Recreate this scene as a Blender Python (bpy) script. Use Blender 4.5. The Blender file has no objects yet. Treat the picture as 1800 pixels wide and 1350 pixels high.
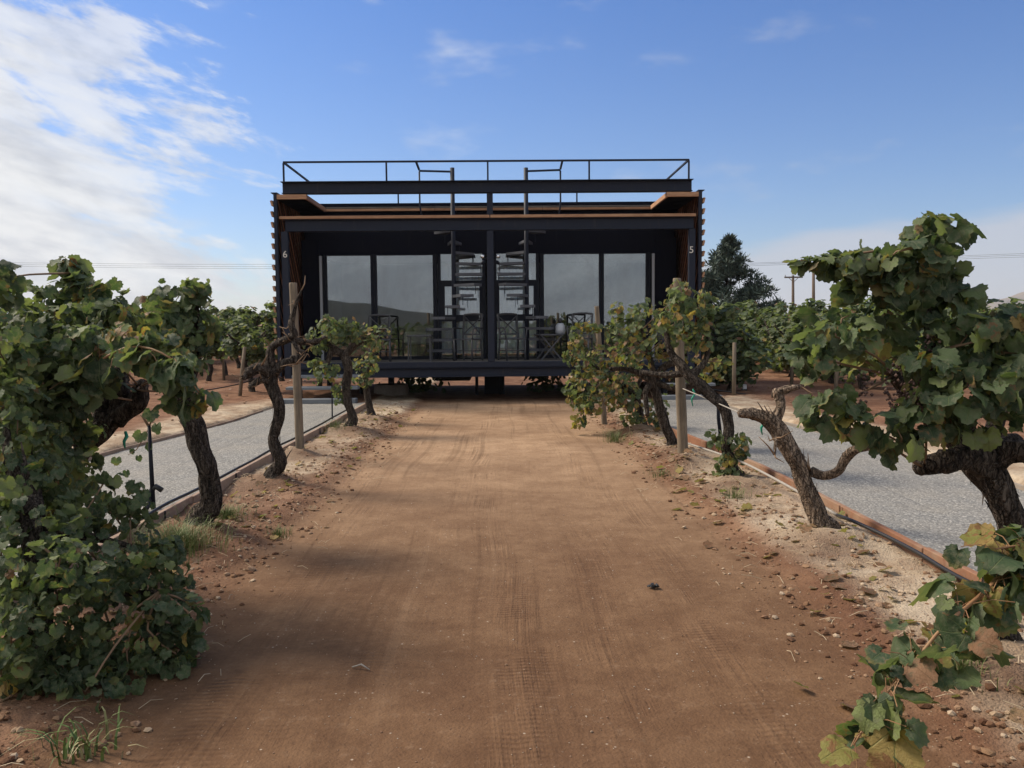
import bpy, math, random
import numpy as np
from mathutils import Vector, Matrix, Euler

SC = bpy.context.scene
COL = SC.collection
random.seed(7)
R = math.radians

# ------------------------------------------------------------------ camera
F = 1457.0                      # focal length in pixels of the 1800 px wide photograph
CAM_H = 1.45
VPX, VPY, ROLL = 881.0, 578.0, R(0.55)


def cam_axes():
    y = Vector(((VPX - 900) / F, (675 - VPY) / F, 1.0)).normalized()
    z = Vector((-math.sin(ROLL), math.cos(ROLL), 0.0))
    z = (z - y * z.dot(y)).normalized()
    x = y.cross(z)                       # (right, up, forward) is left-handed, so flip
    if x.x < 0:
        x = -x
    return x, y, z                       # world axes in (right, up, forward) camera coordinates


AX, AY, AZ = cam_axes()
RIGHT = Vector((AX.x, AY.x, AZ.x))
UP = Vector((AX.y, AY.y, AZ.y))
FWD = Vector((AX.z, AY.z, AZ.z))
CAM = Vector((0, 0, CAM_H))

cd = bpy.data.cameras.new('camera')
cam = bpy.data.objects.new('camera', cd)
COL.objects.link(cam)
m3 = Matrix((RIGHT, UP, -FWD)).transposed()
cam.matrix_world = Matrix.Translation(CAM) @ m3.to_4x4()
cd.sensor_fit = 'HORIZONTAL'
cd.sensor_width = 36.0
cd.lens = 36.0 * F / 1800.0
cd.clip_start = 0.05
cd.clip_end = 20000
SC.camera = cam

# ------------------------------------------------------------------ light
SUN_EL, SUN_BEHIND = R(44), R(26)
SUN_DIR = Vector((-math.cos(SUN_BEHIND) * math.cos(SUN_EL), math.sin(SUN_BEHIND) * math.cos(SUN_EL), math.sin(SUN_EL)))
sd = bpy.data.lights.new('sun', 'SUN')
sd.energy = 3.7
sd.angle = R(18)
sd.color = (1.0, 0.88, 0.72)
sun = bpy.data.objects.new('sun', sd)
COL.objects.link(sun)
sun.rotation_euler = SUN_DIR.to_track_quat('Z', 'Y').to_euler()

SC.view_settings.view_transform = 'Standard'
SC.view_settings.look = 'None'
SC.view_settings.gamma = 1
SC.view_settings.use_curve_mapping = False
SC.view_settings.exposure = 0.63
SC.render.engine = 'CYCLES'
SC.cycles.use_denoising = True
SC.cycles.max_bounces = 8
SC.cycles.transparent_max_bounces = 12
SC.cycles.caustics_reflective = False
SC.cycles.caustics_refractive = False


# ------------------------------------------------------------------ node helper
class G:
    def __init__(s, nt):
        s.nt = nt

    def n(s, t, **kw):
        nd = s.nt.nodes.new(t)
        for k, v in kw.items():
            setattr(nd, k, v)
        return nd

    def put(s, sock, v):
        if isinstance(v, bpy.types.NodeSocket):
            s.nt.links.new(v, sock)
        elif v is not None:
            if sock.type == 'RGBA' and len(v) == 3:
                v = (*v, 1)
            sock.default_value = v

    def m(s, op, a, b=None, c=None, clamp=False):
        nd = s.n('ShaderNodeMath', operation=op, use_clamp=clamp)
        for i, v in enumerate((a, b, c)):
            if v is not None:
                s.put(nd.inputs[i], v)
        return nd.outputs[0]

    def v(s, op, a, b=None, scale=None):
        nd = s.n('ShaderNodeVectorMath', operation=op)
        s.put(nd.inputs[0], a)
        if b is not None:
            s.put(nd.inputs[1], b)
        if scale is not None:
            s.put(nd.inputs['Scale'], scale)
        return nd.outputs[0]

    def xyz(s, x, y, z):
        nd = s.n('ShaderNodeCombineXYZ')
        for i, q in enumerate((x, y, z)):
            s.put(nd.inputs[i], q)
        return nd.outputs[0]

    def sep(s, v):
        nd = s.n('ShaderNodeSeparateXYZ')
        s.put(nd.inputs[0], v)
        return nd.outputs

    def mapr(s, v, a, b, c=0.0, d=1.0, smooth=True):
        nd = s.n('ShaderNodeMapRange', interpolation_type='SMOOTHSTEP' if smooth else 'LINEAR')
        for i, q in enumerate((v, a, b, c, d)):
            s.put(nd.inputs[i], q)
        return nd.outputs[0]

    def noise(s, vec, scale, detail=4, rough=0.55, lac=2.0, dist=0.0):
        nd = s.n('ShaderNodeTexNoise')
        if vec is not None:
            s.put(nd.inputs['Vector'], vec)
        s.put(nd.inputs['Scale'], scale)
        s.put(nd.inputs['Detail'], detail)
        s.put(nd.inputs['Roughness'], rough)
        s.put(nd.inputs['Lacunarity'], lac)
        s.put(nd.inputs['Distortion'], dist)
        return nd.outputs[0]

    def vor(s, vec, scale, feature='F1', out=0):
        nd = s.n('ShaderNodeTexVoronoi', feature=feature)
        if vec is not None:
            s.put(nd.inputs['Vector'], vec)
        s.put(nd.inputs['Scale'], scale)
        return nd.outputs[out]

    def mix(s, f, a, b, blend='MIX'):
        nd = s.n('ShaderNodeMix', data_type='RGBA', blend_type=blend)
        s.put(nd.inputs[0], f)
        s.put(nd.inputs[6], a)
        s.put(nd.inputs[7], b)
        return nd.outputs[2]

    def ramp(s, f, stops):
        nd = s.n('ShaderNodeValToRGB')
        el = nd.color_ramp.elements
        while len(el) < len(stops):
            el.new(0.5)
        for e, (p, c) in zip(el, stops):
            e.position = p
            e.color = (*c, 1)
        s.put(nd.inputs[0], f)
        return nd.outputs[0]

    def attr(s, name):
        nd = s.n('ShaderNodeAttribute', attribute_name=name)
        return nd.outputs['Fac']

    def bump(s, h, dist, strength=1.0, normal=None):
        nd = s.n('ShaderNodeBump')
        s.put(nd.inputs['Height'], h)
        s.put(nd.inputs['Distance'], dist)
        s.put(nd.inputs['Strength'], strength)
        if normal is not None:
            s.put(nd.inputs['Normal'], normal)
        return nd.outputs[0]


# ------------------------------------------------------------------ world: blue sky, cloud bank to the left, low stratus to the right
W = bpy.data.worlds.new('World')
SC.world = W
W.use_nodes = True
nt = W.node_tree
nt.nodes.clear()
g = G(nt)
sky = g.n('ShaderNodeTexSky', sky_type='NISHITA')
sky.sun_disc = False
sky.sun_elevation = SUN_EL
sky.sun_rotation = math.atan2(SUN_DIR.x, SUN_DIR.y)
sky.air_density = 1.0
sky.dust_density = 0.6
sky.ozone_density = 2.0
d = g.n('ShaderNodeTexCoord').outputs['Generated']
dx, dy, dz = g.sep(d)
az = g.m('ARCTAN2', dx, dy)
el = g.m('ARCSINE', dz)
elp = g.m('MAXIMUM', el, 0.0)
# cloud bands: stretched noise, slightly tilted, in azimuth / elevation (folded at the back)
sa = g.m('ADD', g.m('MULTIPLY', az, 0.96), g.m('MULTIPLY', el, 0.26))
se = g.m('SUBTRACT', g.m('MULTIPLY', el, 0.97), g.m('MULTIPLY', az, -0.20))
cv = g.xyz(g.m('MULTIPLY', sa, 4.0), g.m('MULTIPLY', se, 13.0), 0.3)
n1 = g.noise(cv, 1.9, 7, 0.60, 2.1, 0.25)
n2 = g.noise(g.xyz(g.m('MULTIPLY', sa, 2.0), g.m('MULTIPLY', se, 5.0), 4.2), 1.0, 3, 0.5)
# left bank: how deep inside the bank
left = g.m('SUBTRACT', g.m('MULTIPLY', az, -1.0), g.m('ADD', 0.20, g.m('MULTIPLY', el, 0.66)))
edge = g.m('ADD', left, g.m('MULTIPLY', g.m('SUBTRACT', n1, 0.5), 0.62))
edge = g.m('ADD', edge, g.m('MULTIPLY', g.m('SUBTRACT', n2, 0.5), 0.30))
n3 = g.noise(g.xyz(g.m('MULTIPLY', sa, 11.0), g.m('MULTIPLY', se, 26.0), 5.5), 1.6, 5, 0.6)
edge = g.m('ADD', edge, g.m('MULTIPLY', g.m('SUBTRACT', n3, 0.5), 0.30))
bank = g.mapr(edge, 0.00, 0.12)
thick = g.mapr(g.m('ADD', left, g.m('MULTIPLY', g.m('SUBTRACT', n1, 0.5), 0.5)), 0.0, 0.30)
bank = g.m('MULTIPLY', bank, g.mapr(thick, 0.0, 1.0, 0.72, 0.98))
# right stratus, low above the horizon
rtop = g.m('ADD', g.m('MULTIPLY', g.m('SUBTRACT', az, 0.2), 0.15), 0.082)
sn = g.noise(g.xyz(g.m('MULTIPLY', az, 2.5), g.m('MULTIPLY', el, 16.0), 9.0), 1.3, 5, 0.55)
redge = g.m('ADD', g.m('SUBTRACT', rtop, el), g.m('MULTIPLY', g.m('SUBTRACT', sn, 0.5), 0.10))
strat = g.m('MULTIPLY', g.mapr(redge, -0.004, 0.028), g.mapr(az, 0.10, 0.26))
strat = g.m('MULTIPLY', strat, 0.80)
# small wisps in the clear part
wn = g.noise(g.xyz(g.m('MULTIPLY', az, 5.0), g.m('MULTIPLY', el, 13.0), 2.7), 1.1, 5, 0.55)
wisp = g.mapr(wn, 0.57, 0.78, 0.0, 0.45)
wisp = g.m('MULTIPLY', wisp, g.mapr(el, 0.02, 0.12))
# behind the camera: a closed grey deck
back = g.mapr(g.m('ABSOLUTE', az), 1.25, 1.9, 0.0, 0.93)
cover = g.m('MAXIMUM', g.m('MAXIMUM', bank, strat), g.m('MAXIMUM', wisp, back))
# cloud tones
shade = g.noise(g.xyz(g.m('MULTIPLY', sa, 3.0), g.m('MULTIPLY', se, 11.0), 7.0), 1.5, 5, 0.6)
shade = g.m('ADD', g.m('MULTIPLY', shade, 0.6), g.m('MULTIPLY', n3, 0.4))
ctone = g.mix(g.mapr(shade, 0.38, 0.60), (0.58, 0.61, 0.67), (0.86, 0.87, 0.88))
ctone = g.mix(g.mapr(az, 0.0, 0.3), ctone, (0.55, 0.58, 0.66))
ctone = g.mix(g.mapr(g.m('ABSOLUTE', az), 1.25, 1.9), ctone, g.mix(g.mapr(n1, 0.35, 0.65), (0.62, 0.65, 0.71), (1.10, 1.12, 1.15)))
# clear sky
hsv = g.n('ShaderNodeHueSaturation')
g.put(hsv.inputs['Saturation'], 1.0)
g.put(hsv.inputs['Color'], sky.outputs[0])
SKY_K = 0.064
skyc = g.mix(1.0, hsv.outputs[0], g.mix(g.mapr(el, 0.02, 0.42, 0, 1, False), (0.98, 1.08, 1.28), (0.55, 0.90, 1.42)), 'MULTIPLY')
bg1 = g.n('ShaderNodeBackground')
g.put(bg1.inputs[0], skyc)
bg1.inputs[1].default_value = SKY_K
bg2 = g.n('ShaderNodeBackground')
g.put(bg2.inputs[0], ctone)
bg2.inputs[1].default_value = 0.66
mx = g.n('ShaderNodeMixShader')
g.put(mx.inputs[0], g.m('MULTIPLY', cover, g.mapr(el, -0.02, 0.0)))
g.put(mx.inputs[1], bg1.outputs[0])
g.put(mx.inputs[2], bg2.outputs[0])
out = g.n('ShaderNodeOutputWorld')
g.put(out.inputs[0], mx.outputs[0])


# ------------------------------------------------------------------ survey: a pixel of the photograph, at a distance, as a point of the place
def at(px, py, Y):
    dr = FWD + RIGHT * ((px - 900) / F) - UP * ((py - 675) / F)
    return CAM + dr * (Y / dr.y)


def ground(px, py, z=0.0):
    dr = FWD + RIGHT * ((px - 900) / F) - UP * ((py - 675) / F)
    return CAM + dr * ((z - CAM_H) / dr.z)


# ------------------------------------------------------------------ noise on arrays
def vnoise(x, y, seed=0):
    x = np.asarray(x, float)
    y = np.asarray(y, float)
    xi = np.floor(x).astype(np.int64)
    yi = np.floor(y).astype(np.int64)
    fx = x - xi
    fy = y - yi
    fx = fx * fx * (3 - 2 * fx)
    fy = fy * fy * (3 - 2 * fy)

    def h(i, j):
        k = (i * 374761393 + j * 668265263 + seed * 974634777) & 0xFFFFFFFF
        k = ((k ^ (k >> 13)) * 1274126177) & 0xFFFFFFFF
        k = k ^ (k >> 16)
        return (k & 0xFFFF) / 65535.0
    a = h(xi, yi) * (1 - fx) + h(xi + 1, yi) * fx
    b = h(xi, yi + 1) * (1 - fx) + h(xi + 1, yi + 1) * fx
    return a * (1 - fy) + b * fy


def fbm(x, y, oct=4, seed=0, gain=0.5):
    s = 0
    a = 1.0
    t = 0
    for k in range(oct):
        s = s + a * (vnoise(x * 2 ** k + 17.3 * k, y * 2 ** k - 9.1 * k, seed + k) - 0.5)
        t += a
        a *= gain
    return s / t * 2.0       # about -1..1


def sstep(v, a, b):
    t = np.clip((np.asarray(v, float) - a) / (b - a), 0, 1)
    return t * t * (3 - 2 * t)


# ------------------------------------------------------------------ mesh helpers
def link(name, mesh, mats=(), parent=None, smooth=False):
    for mt in (mats if isinstance(mats, (list, tuple)) else (mats,)):
        mesh.materials.append(mt)
    if smooth:
        mesh.polygons.foreach_set('use_smooth', [True] * len(mesh.polygons))
    o = bpy.data.objects.new(name, mesh)
    COL.objects.link(o)
    if parent is not None:
        o.parent = parent
        o.location = -Vector(ORIGIN.get(parent.name, (0, 0, 0)))
    return o


ORIGIN = {}


def empty(name, loc):
    o = bpy.data.objects.new(name, None)
    o.empty_display_size = 0.2
    COL.objects.link(o)
    o.location = loc
    ORIGIN[o.name] = tuple(loc)
    return o


def tag(o, label=None, cat=None, group=None, kind=None):
    if label:
        o['label'] = label
    if cat:
        o['category'] = cat
    if group:
        o['group'] = group
    if kind:
        o['kind'] = kind
    return o


class MB:
    """collects shapes in world coordinates and links them as one mesh"""

    def __init__(s):
        s.v = []
        s.f = []

    def add(s, vs, fs):
        b = len(s.v)
        s.v.extend([tuple(q) for q in vs])
        s.f.extend([tuple(i + b for i in q) for q in fs])
        return s

    def box(s, x0, x1, y0, y1, z0, z1, bev=0.0, M=None):
        x0, x1 = min(x0, x1), max(x0, x1)
        y0, y1 = min(y0, y1), max(y0, y1)
        z0, z1 = min(z0, z1), max(z0, z1)
        if bev <= 0:
            vs = [(x, y, z) for x in (x0, x1) for y in (y0, y1) for z in (z0, z1)]
            fs = [(0, 1, 3, 2), (4, 6, 7, 5), (0, 4, 5, 1), (2, 3, 7, 6), (0, 2, 6, 4), (1, 5, 7, 3)]
        else:
            vs = []
            idx = {}
            X = (x0, x1)
            Yy = (y0, y1)
            Z = (z0, z1)
            sg = (1, -1)
            for i in (0, 1):
                for j in (0, 1):
                    for k in (0, 1):
                        for a in (0, 1, 2):
                            p = [X[i] + sg[i] * bev, Yy[j] + sg[j] * bev, Z[k] + sg[k] * bev]
                            p[a] = (X[i], Yy[j], Z[k])[a]
                            idx[i, j, k, a] = len(vs)
                            vs.append(tuple(p))
            fs = []
            for a in (0, 1, 2):
                b, c = [q for q in (0, 1, 2) if q != a]
                for e in (0, 1):
                    q = []
                    for (u, w) in ((0, 0), (1, 0), (1, 1), (0, 1)):
                        key = [0, 0, 0]
                        key[a] = e
                        key[b] = u
                        key[c] = w
                        q.append(idx[(*key, a)])
                    fs.append(tuple(q))
                for u in (0, 1):
                    for w in (0, 1):
                        k0 = [0, 0, 0]
                        k0[b] = u
                        k0[c] = w
                        k1 = list(k0)
                        k1[a] = 1
                        fs.append((idx[(*k0, b)], idx[(*k1, b)], idx[(*k1, c)], idx[(*k0, c)]))
            for i in (0, 1):
                for j in (0, 1):
                    for k in (0, 1):
                        fs.append((idx[i, j, k, 0], idx[i, j, k, 1], idx[i, j, k, 2]))
        if M is not None:
            vs = [M @ Vector(q) for q in vs]
        return s.add(vs, fs)

    def bar(s, a, b, w, h=None, bev=0.0):
        """a square bar from a to b"""
        a = Vector(a)
        b = Vector(b)
        dd = b - a
        L = dd.length
        h = h or w
        q = dd.to_track_quat('X', 'Z')
        M = Matrix.Translation(a) @ q.to_matrix().to_4x4()
        return s.box(0, L, -w / 2, w / 2, -h / 2, h / 2, bev, M)

    def tube(s, pts, rad, seg=8, gnarl=0.0, rs=None, step=None, cap=True, ridge=0.0):
        pts = [Vector(p) for p in pts]
        n = len(pts)
        if not hasattr(rad, '__len__'):
            rad = [rad] * n
        if step:                      # catmull-rom resample
            P = [pts[0] * 2 - pts[1]] + pts + [pts[-1] * 2 - pts[-2]] if n > 1 else pts
            np_, nr = [], []
            for i in range(n - 1):
                p0, p1, p2, p3 = P[i], P[i + 1], P[i + 2], P[i + 3]
                k = max(1, int((p2 - p1).length / step))
                for j in range(k):
                    t = j / k
                    np_.append(0.5 * ((2 * p1) + (p2 - p0) * t + (2 * p0 - 5 * p1 + 4 * p2 - p3) * t * t + (3 * p1 - p0 - 3 * p2 + p3) * t ** 3))
                    nr.append(rad[i] * (1 - t) + rad[i + 1] * t)
            np_.append(pts[-1])
            nr.append(rad[-1])
            pts, rad, n = np_, nr, len(np_)
        rs = rs or random
        ph = [(rs.random() * 6.28, rs.uniform(-7, 7), rs.uniform(0.5, 1)) for _ in range(9)]
        nrm = None
        vs = []
        dist = 0
        for i in range(n):
            t = (pts[min(i + 1, n - 1)] - pts[max(i - 1, 0)])
            t = t.normalized() if t.length > 1e-9 else Vector((0, 0, 1))
            if nrm is None:
                nrm = t.orthogonal().normalized()
            else:
                nrm = (nrm - t * nrm.dot(t))
                nrm = nrm.normalized() if nrm.length > 1e-6 else t.orthogonal().normalized()
                dist += (pts[i] - pts[i - 1]).length
            bn = t.cross(nrm)
            for j in range(seg):
                a = 2 * math.pi * j / seg
                k = 1.0
                if gnarl:
                    k += gnarl * sum(ph[q][2] / (q + 1.3) * math.cos((q + 1) * a + ph[q][0] + ph[q][1] * dist * (2.2 if q < 3 else 1.0)) for q in range(5))
                    k += gnarl * 0.55 * math.sin(dist * 23 + ph[5][0] + 2 * math.sin(a + ph[6][0])) * ph[7][2]
                if ridge:
                    k += ridge * math.cos(9 * a + ph[8][0] + 5 * dist + 1.5 * math.sin(dist * 14 + ph[2][0]))
                r = rad[i] * k
                vs.append(pts[i] + nrm * (r * math.cos(a)) + bn * (r * math.sin(a)))
        fs = []
        for i in range(n - 1):
            for j in range(seg):
                j2 = (j + 1) % seg
                fs.append((i * seg + j, i * seg + j2, (i + 1) * seg + j2, (i + 1) * seg + j))
        if cap:
            fs.append(tuple(range(seg - 1, -1, -1)))
            fs.append(tuple((n - 1) * seg + j for j in range(seg)))
        return s.add(vs, fs)

    def build(s, name, mat, parent=None, smooth=False):
        me = bpy.data.meshes.new(name)
        me.from_pydata(s.v, [], s.f)
        me.update()
        return link(name, me, mat, parent, smooth)


# ------------------------------------------------------------------ materials
def mat(name, build):
    m = bpy.data.materials.new(name)
    m.use_nodes = True
    t = m.node_tree
    t.nodes.clear()
    gg = G(t)
    o = gg.n('ShaderNodeOutputMaterial')
    gg.put(o.inputs[0], build(gg))
    return m


def pbsdf(gg, col, rough=0.6, spec=0.3, metal=0.0, normal=None):
    p = gg.n('ShaderNodeBsdfPrincipled')
    gg.put(p.inputs['Base Color'], col)
    gg.put(p.inputs['Roughness'], rough)
    gg.put(p.inputs['Specular IOR Level'], spec)
    gg.put(p.inputs['Metallic'], metal)
    if normal is not None:
        gg.put(p.inputs['Normal'], normal)
    return p.outputs[0]


def pos(gg):
    return gg.n('ShaderNodeNewGeometry').outputs['Position']


def objc(gg):
    return gg.n('ShaderNodeTexCoord').outputs['Object']


def soil_build(gg):
    p = pos(gg)
    x, y, z = gg.sep(p)
    big = gg.noise(p, 0.55, 4, 0.6)
    mid = gg.noise(p, 3.2, 5, 0.62)
    fine = gg.noise(p, 38, 5, 0.7)
    grit = gg.vor(p, 85)
    road = gg.attr('road')
    sand = gg.attr('sand')
    damp = gg.attr('damp')
    track = gg.attr('track')
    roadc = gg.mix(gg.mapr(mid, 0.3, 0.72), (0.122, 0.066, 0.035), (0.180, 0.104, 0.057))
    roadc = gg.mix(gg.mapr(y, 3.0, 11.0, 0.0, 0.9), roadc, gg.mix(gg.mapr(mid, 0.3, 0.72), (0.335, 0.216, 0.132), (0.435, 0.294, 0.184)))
    roadc = gg.mix(gg.mapr(big, 0.35, 0.7, 0, 0.45), roadc, (0.118, 0.061, 0.034))
    soilc = gg.mix(gg.mapr(mid, 0.3, 0.7), (0.145, 0.068, 0.040), (0.275, 0.155, 0.095))
    sandc = gg.mix(gg.mapr(mid, 0.35, 0.66), (0.36, 0.265, 0.18), (0.56, 0.465, 0.345))
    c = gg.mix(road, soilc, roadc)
    c = gg.mix(gg.m('MULTIPLY', sand, gg.mapr(gg.noise(p, 6.5, 6, 0.75), 0.20, 0.47)), c, sandc)
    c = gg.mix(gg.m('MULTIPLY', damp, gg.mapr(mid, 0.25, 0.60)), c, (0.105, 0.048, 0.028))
    c = gg.mix(gg.mapr(fine, 0.30, 0.72, 0.0, 0.42), c, gg.mix(0.5, c, (0.03, 0.018, 0.012)))
    mot = gg.noise(p, 14, 5, 0.68)
    c = gg.mix(gg.mapr(mot, 0.30, 0.50, 0.55, 0.0), c, gg.mix(0.45, c, (0.05, 0.025, 0.015)))
    c = gg.mix(gg.mapr(mot, 0.55, 0.75, 0.0, 0.30), c, gg.mix(0.5, c, (0.46, 0.33, 0.23)))
    lane = gg.noise(gg.xyz(gg.m('MULTIPLY', gg.m('ADD', x, gg.m('MULTIPLY', gg.noise(p, 0.22, 1), 0.5)), 9.0), gg.m('MULTIPLY', y, 0.16), 3.0), 1.0, 4, 0.62)
    c = gg.mix(gg.m('MULTIPLY', road, gg.mapr(lane, 0.54, 0.68, 0, 0.55)), c, gg.mix(0.55, c, (0.06, 0.030, 0.016)))
    c = gg.mix(gg.m('MULTIPLY', road, gg.mapr(lane, 0.46, 0.30, 0, 0.10)), c, gg.mix(0.5, c, (0.52, 0.36, 0.23)))
    # pale straw and stone specks
    sp = gg.m('MULTIPLY', gg.mapr(gg.vor(p, 24), 0.16, 0.05), gg.mapr(gg.noise(p, 7, 3), 0.52, 0.66))
    c = gg.mix(gg.m('MULTIPLY', sp, 0.75), c, (0.50, 0.42, 0.33))
    # tyre prints: ribs along the road and tread blocks across it
    wob = gg.noise(p, 0.22, 1)
    xr = gg.m('ADD', x, gg.m('MULTIPLY', wob, 0.5))
    rib = gg.noise(gg.xyz(gg.m('MULTIPLY', xr, 34.0), gg.m('MULTIPLY', y, 0.8), 1.0), 1.0, 3, 0.6)
    rib = gg.m('MULTIPLY', gg.m('SUBTRACT', rib, 0.5), 4.0)
    tr = gg.m('SINE', gg.m('ADD', gg.m('MULTIPLY', y, 2 * math.pi / 0.034), gg.m('MULTIPLY', gg.m('PINGPONG', gg.m('MULTIPLY', xr, 11.0), 1.0), 2.2)))
    tread = gg.m('ADD', gg.m('MULTIPLY', rib, 0.75), gg.m('MULTIPLY', tr, gg.m('MULTIPLY', gg.mapr(gg.noise(p, 1.1, 3, 0.6), 0.42, 0.58), 0.62)))
    tm = gg.m('MULTIPLY', track, gg.mapr(gg.noise(p, 2.3, 4, 0.65), 0.36, 0.62))
    tread = gg.m('MULTIPLY', tread, tm)
    c = gg.mix(gg.m('MULTIPLY', gg.mapr(tread, 0.20, -0.75), 0.85), c, gg.mix(0.6, c, (0.07, 0.035, 0.02)))
    lum = gg.m('ADD', gg.m('MULTIPLY', mid, 0.5), gg.m('ADD', gg.m('MULTIPLY', fine, 0.30), gg.m('MULTIPLY', grit, 0.10)))
    rough_k = gg.m('SUBTRACT', 1.25, gg.m('MULTIPLY', road, 0.85))
    h = gg.m('ADD', gg.m('MULTIPLY', lum, gg.m('MULTIPLY', rough_k, 0.055)), gg.m('MULTIPLY', tread, 0.0062))
    nb = gg.bump(h, 1.0, 0.9)
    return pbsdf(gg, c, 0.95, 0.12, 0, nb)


M_SOIL = mat('soil', soil_build)


def gravel_build(gg):
    p = pos(gg)
    v1 = gg.n('ShaderNodeTexVoronoi')
    gg.put(v1.inputs['Vector'], p)
    gg.put(v1.inputs['Scale'], 72)
    cr, cg, cb = gg.sep(v1.outputs['Color'])
    c = gg.ramp(cr, [(0.0, (0.140, 0.138, 0.132)), (0.5, (0.208, 0.204, 0.193)), (0.85, (0.275, 0.268, 0.250)), (1.0, (0.40, 0.38, 0.35))])
    c = gg.mix(gg.mapr(v1.outputs[0], 0.45, 0.85, 0, 0.7), c, (0.09, 0.088, 0.085))
    big = gg.noise(p, 1.6, 4, 0.6)
    c = gg.mix(gg.mapr(big, 0.35, 0.7, 0, 0.30), c, (0.29, 0.26, 0.215))
    # raked lines along the path
    x, y, z = gg.sep(p)
    rk = gg.noise(gg.xyz(gg.m('MULTIPLY', x, 9.0), gg.m('MULTIPLY', y, 0.35), 0.0), 1.0, 4, 0.6)
    c = gg.mix(gg.mapr(rk, 0.58, 0.72, 0, 0.45), c, (0.10, 0.10, 0.10))
    h = gg.m('ADD', gg.m('MULTIPLY', v1.outputs[0], -0.006), gg.m('MULTIPLY', rk, -0.02))
    return pbsdf(gg, c, 0.9, 0.2, 0, gg.bump(h, 1.0, 0.8))


M_GRAVEL = mat('gravel', gravel_build)


def bark_build(gg, tint=(1, 1, 1)):
    o = objc(gg)
    s = gg.v('MULTIPLY', o, (1, 1, 0.16))
    a = gg.noise(s, 42, 5, 0.65, 2.1, 0.5)
    b = gg.noise(o, 7, 4, 0.6)
    c = gg.ramp(a, [(0.34, (0.012, 0.010, 0.009)), (0.50, (0.066, 0.051, 0.041)), (0.68, (0.165, 0.135, 0.110))])
    wv = gg.v('ADD', gg.v('MULTIPLY', o, (1, 1, 0.30)), gg.v('SCALE', gg.xyz(b, gg.noise(o, 11, 3), 0.0), scale=0.10))
    fis = gg.vor(wv, 46, 'DISTANCE_TO_EDGE')
    fine = gg.noise(o, 70, 4, 0.7)
    c = gg.mix(gg.mapr(b, 0.58, 0.72, 0, 0.5), c, (0.17, 0.135, 0.10))
    c = gg.mix(gg.mapr(fis, 0.10, 0.0, 0, 0.8), c, (0.012, 0.010, 0.009))
    c = gg.mix(gg.mapr(fine, 0.52, 0.72, 0, 0.45), c, (0.23, 0.20, 0.17))
    c = gg.mix(1.0, c, tint, 'MULTIPLY')
    h = gg.m('ADD', gg.m('MULTIPLY', a, 0.030), gg.m('ADD', gg.m('MULTIPLY', b, 0.025), gg.m('ADD', gg.m('MULTIPLY', gg.mapr(fis, 0.0, 0.16), 0.012), gg.m('MULTIPLY', fine, 0.010))))
    return pbsdf(gg, c, 0.9, 0.15, 0, gg.bump(h, 1.0, 1.0))


M_BARK = mat('bark', bark_build)
M_BARK_PALE = mat('bark_pale', lambda gg: bark_build(gg, (2.9, 2.7, 2.45)))
M_CANE = mat('cane', lambda gg: pbsdf(gg, gg.mix(gg.noise(objc(gg), 9, 3), (0.13, 0.075, 0.045), (0.26, 0.17, 0.10)), 0.7, 0.3))
M_CANE_RED = mat('cane_red', lambda gg: pbsdf(gg, gg.mix(gg.noise(objc(gg), 9, 3), (0.22, 0.09, 0.05), (0.30, 0.20, 0.10)), 0.6, 0.35))


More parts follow.
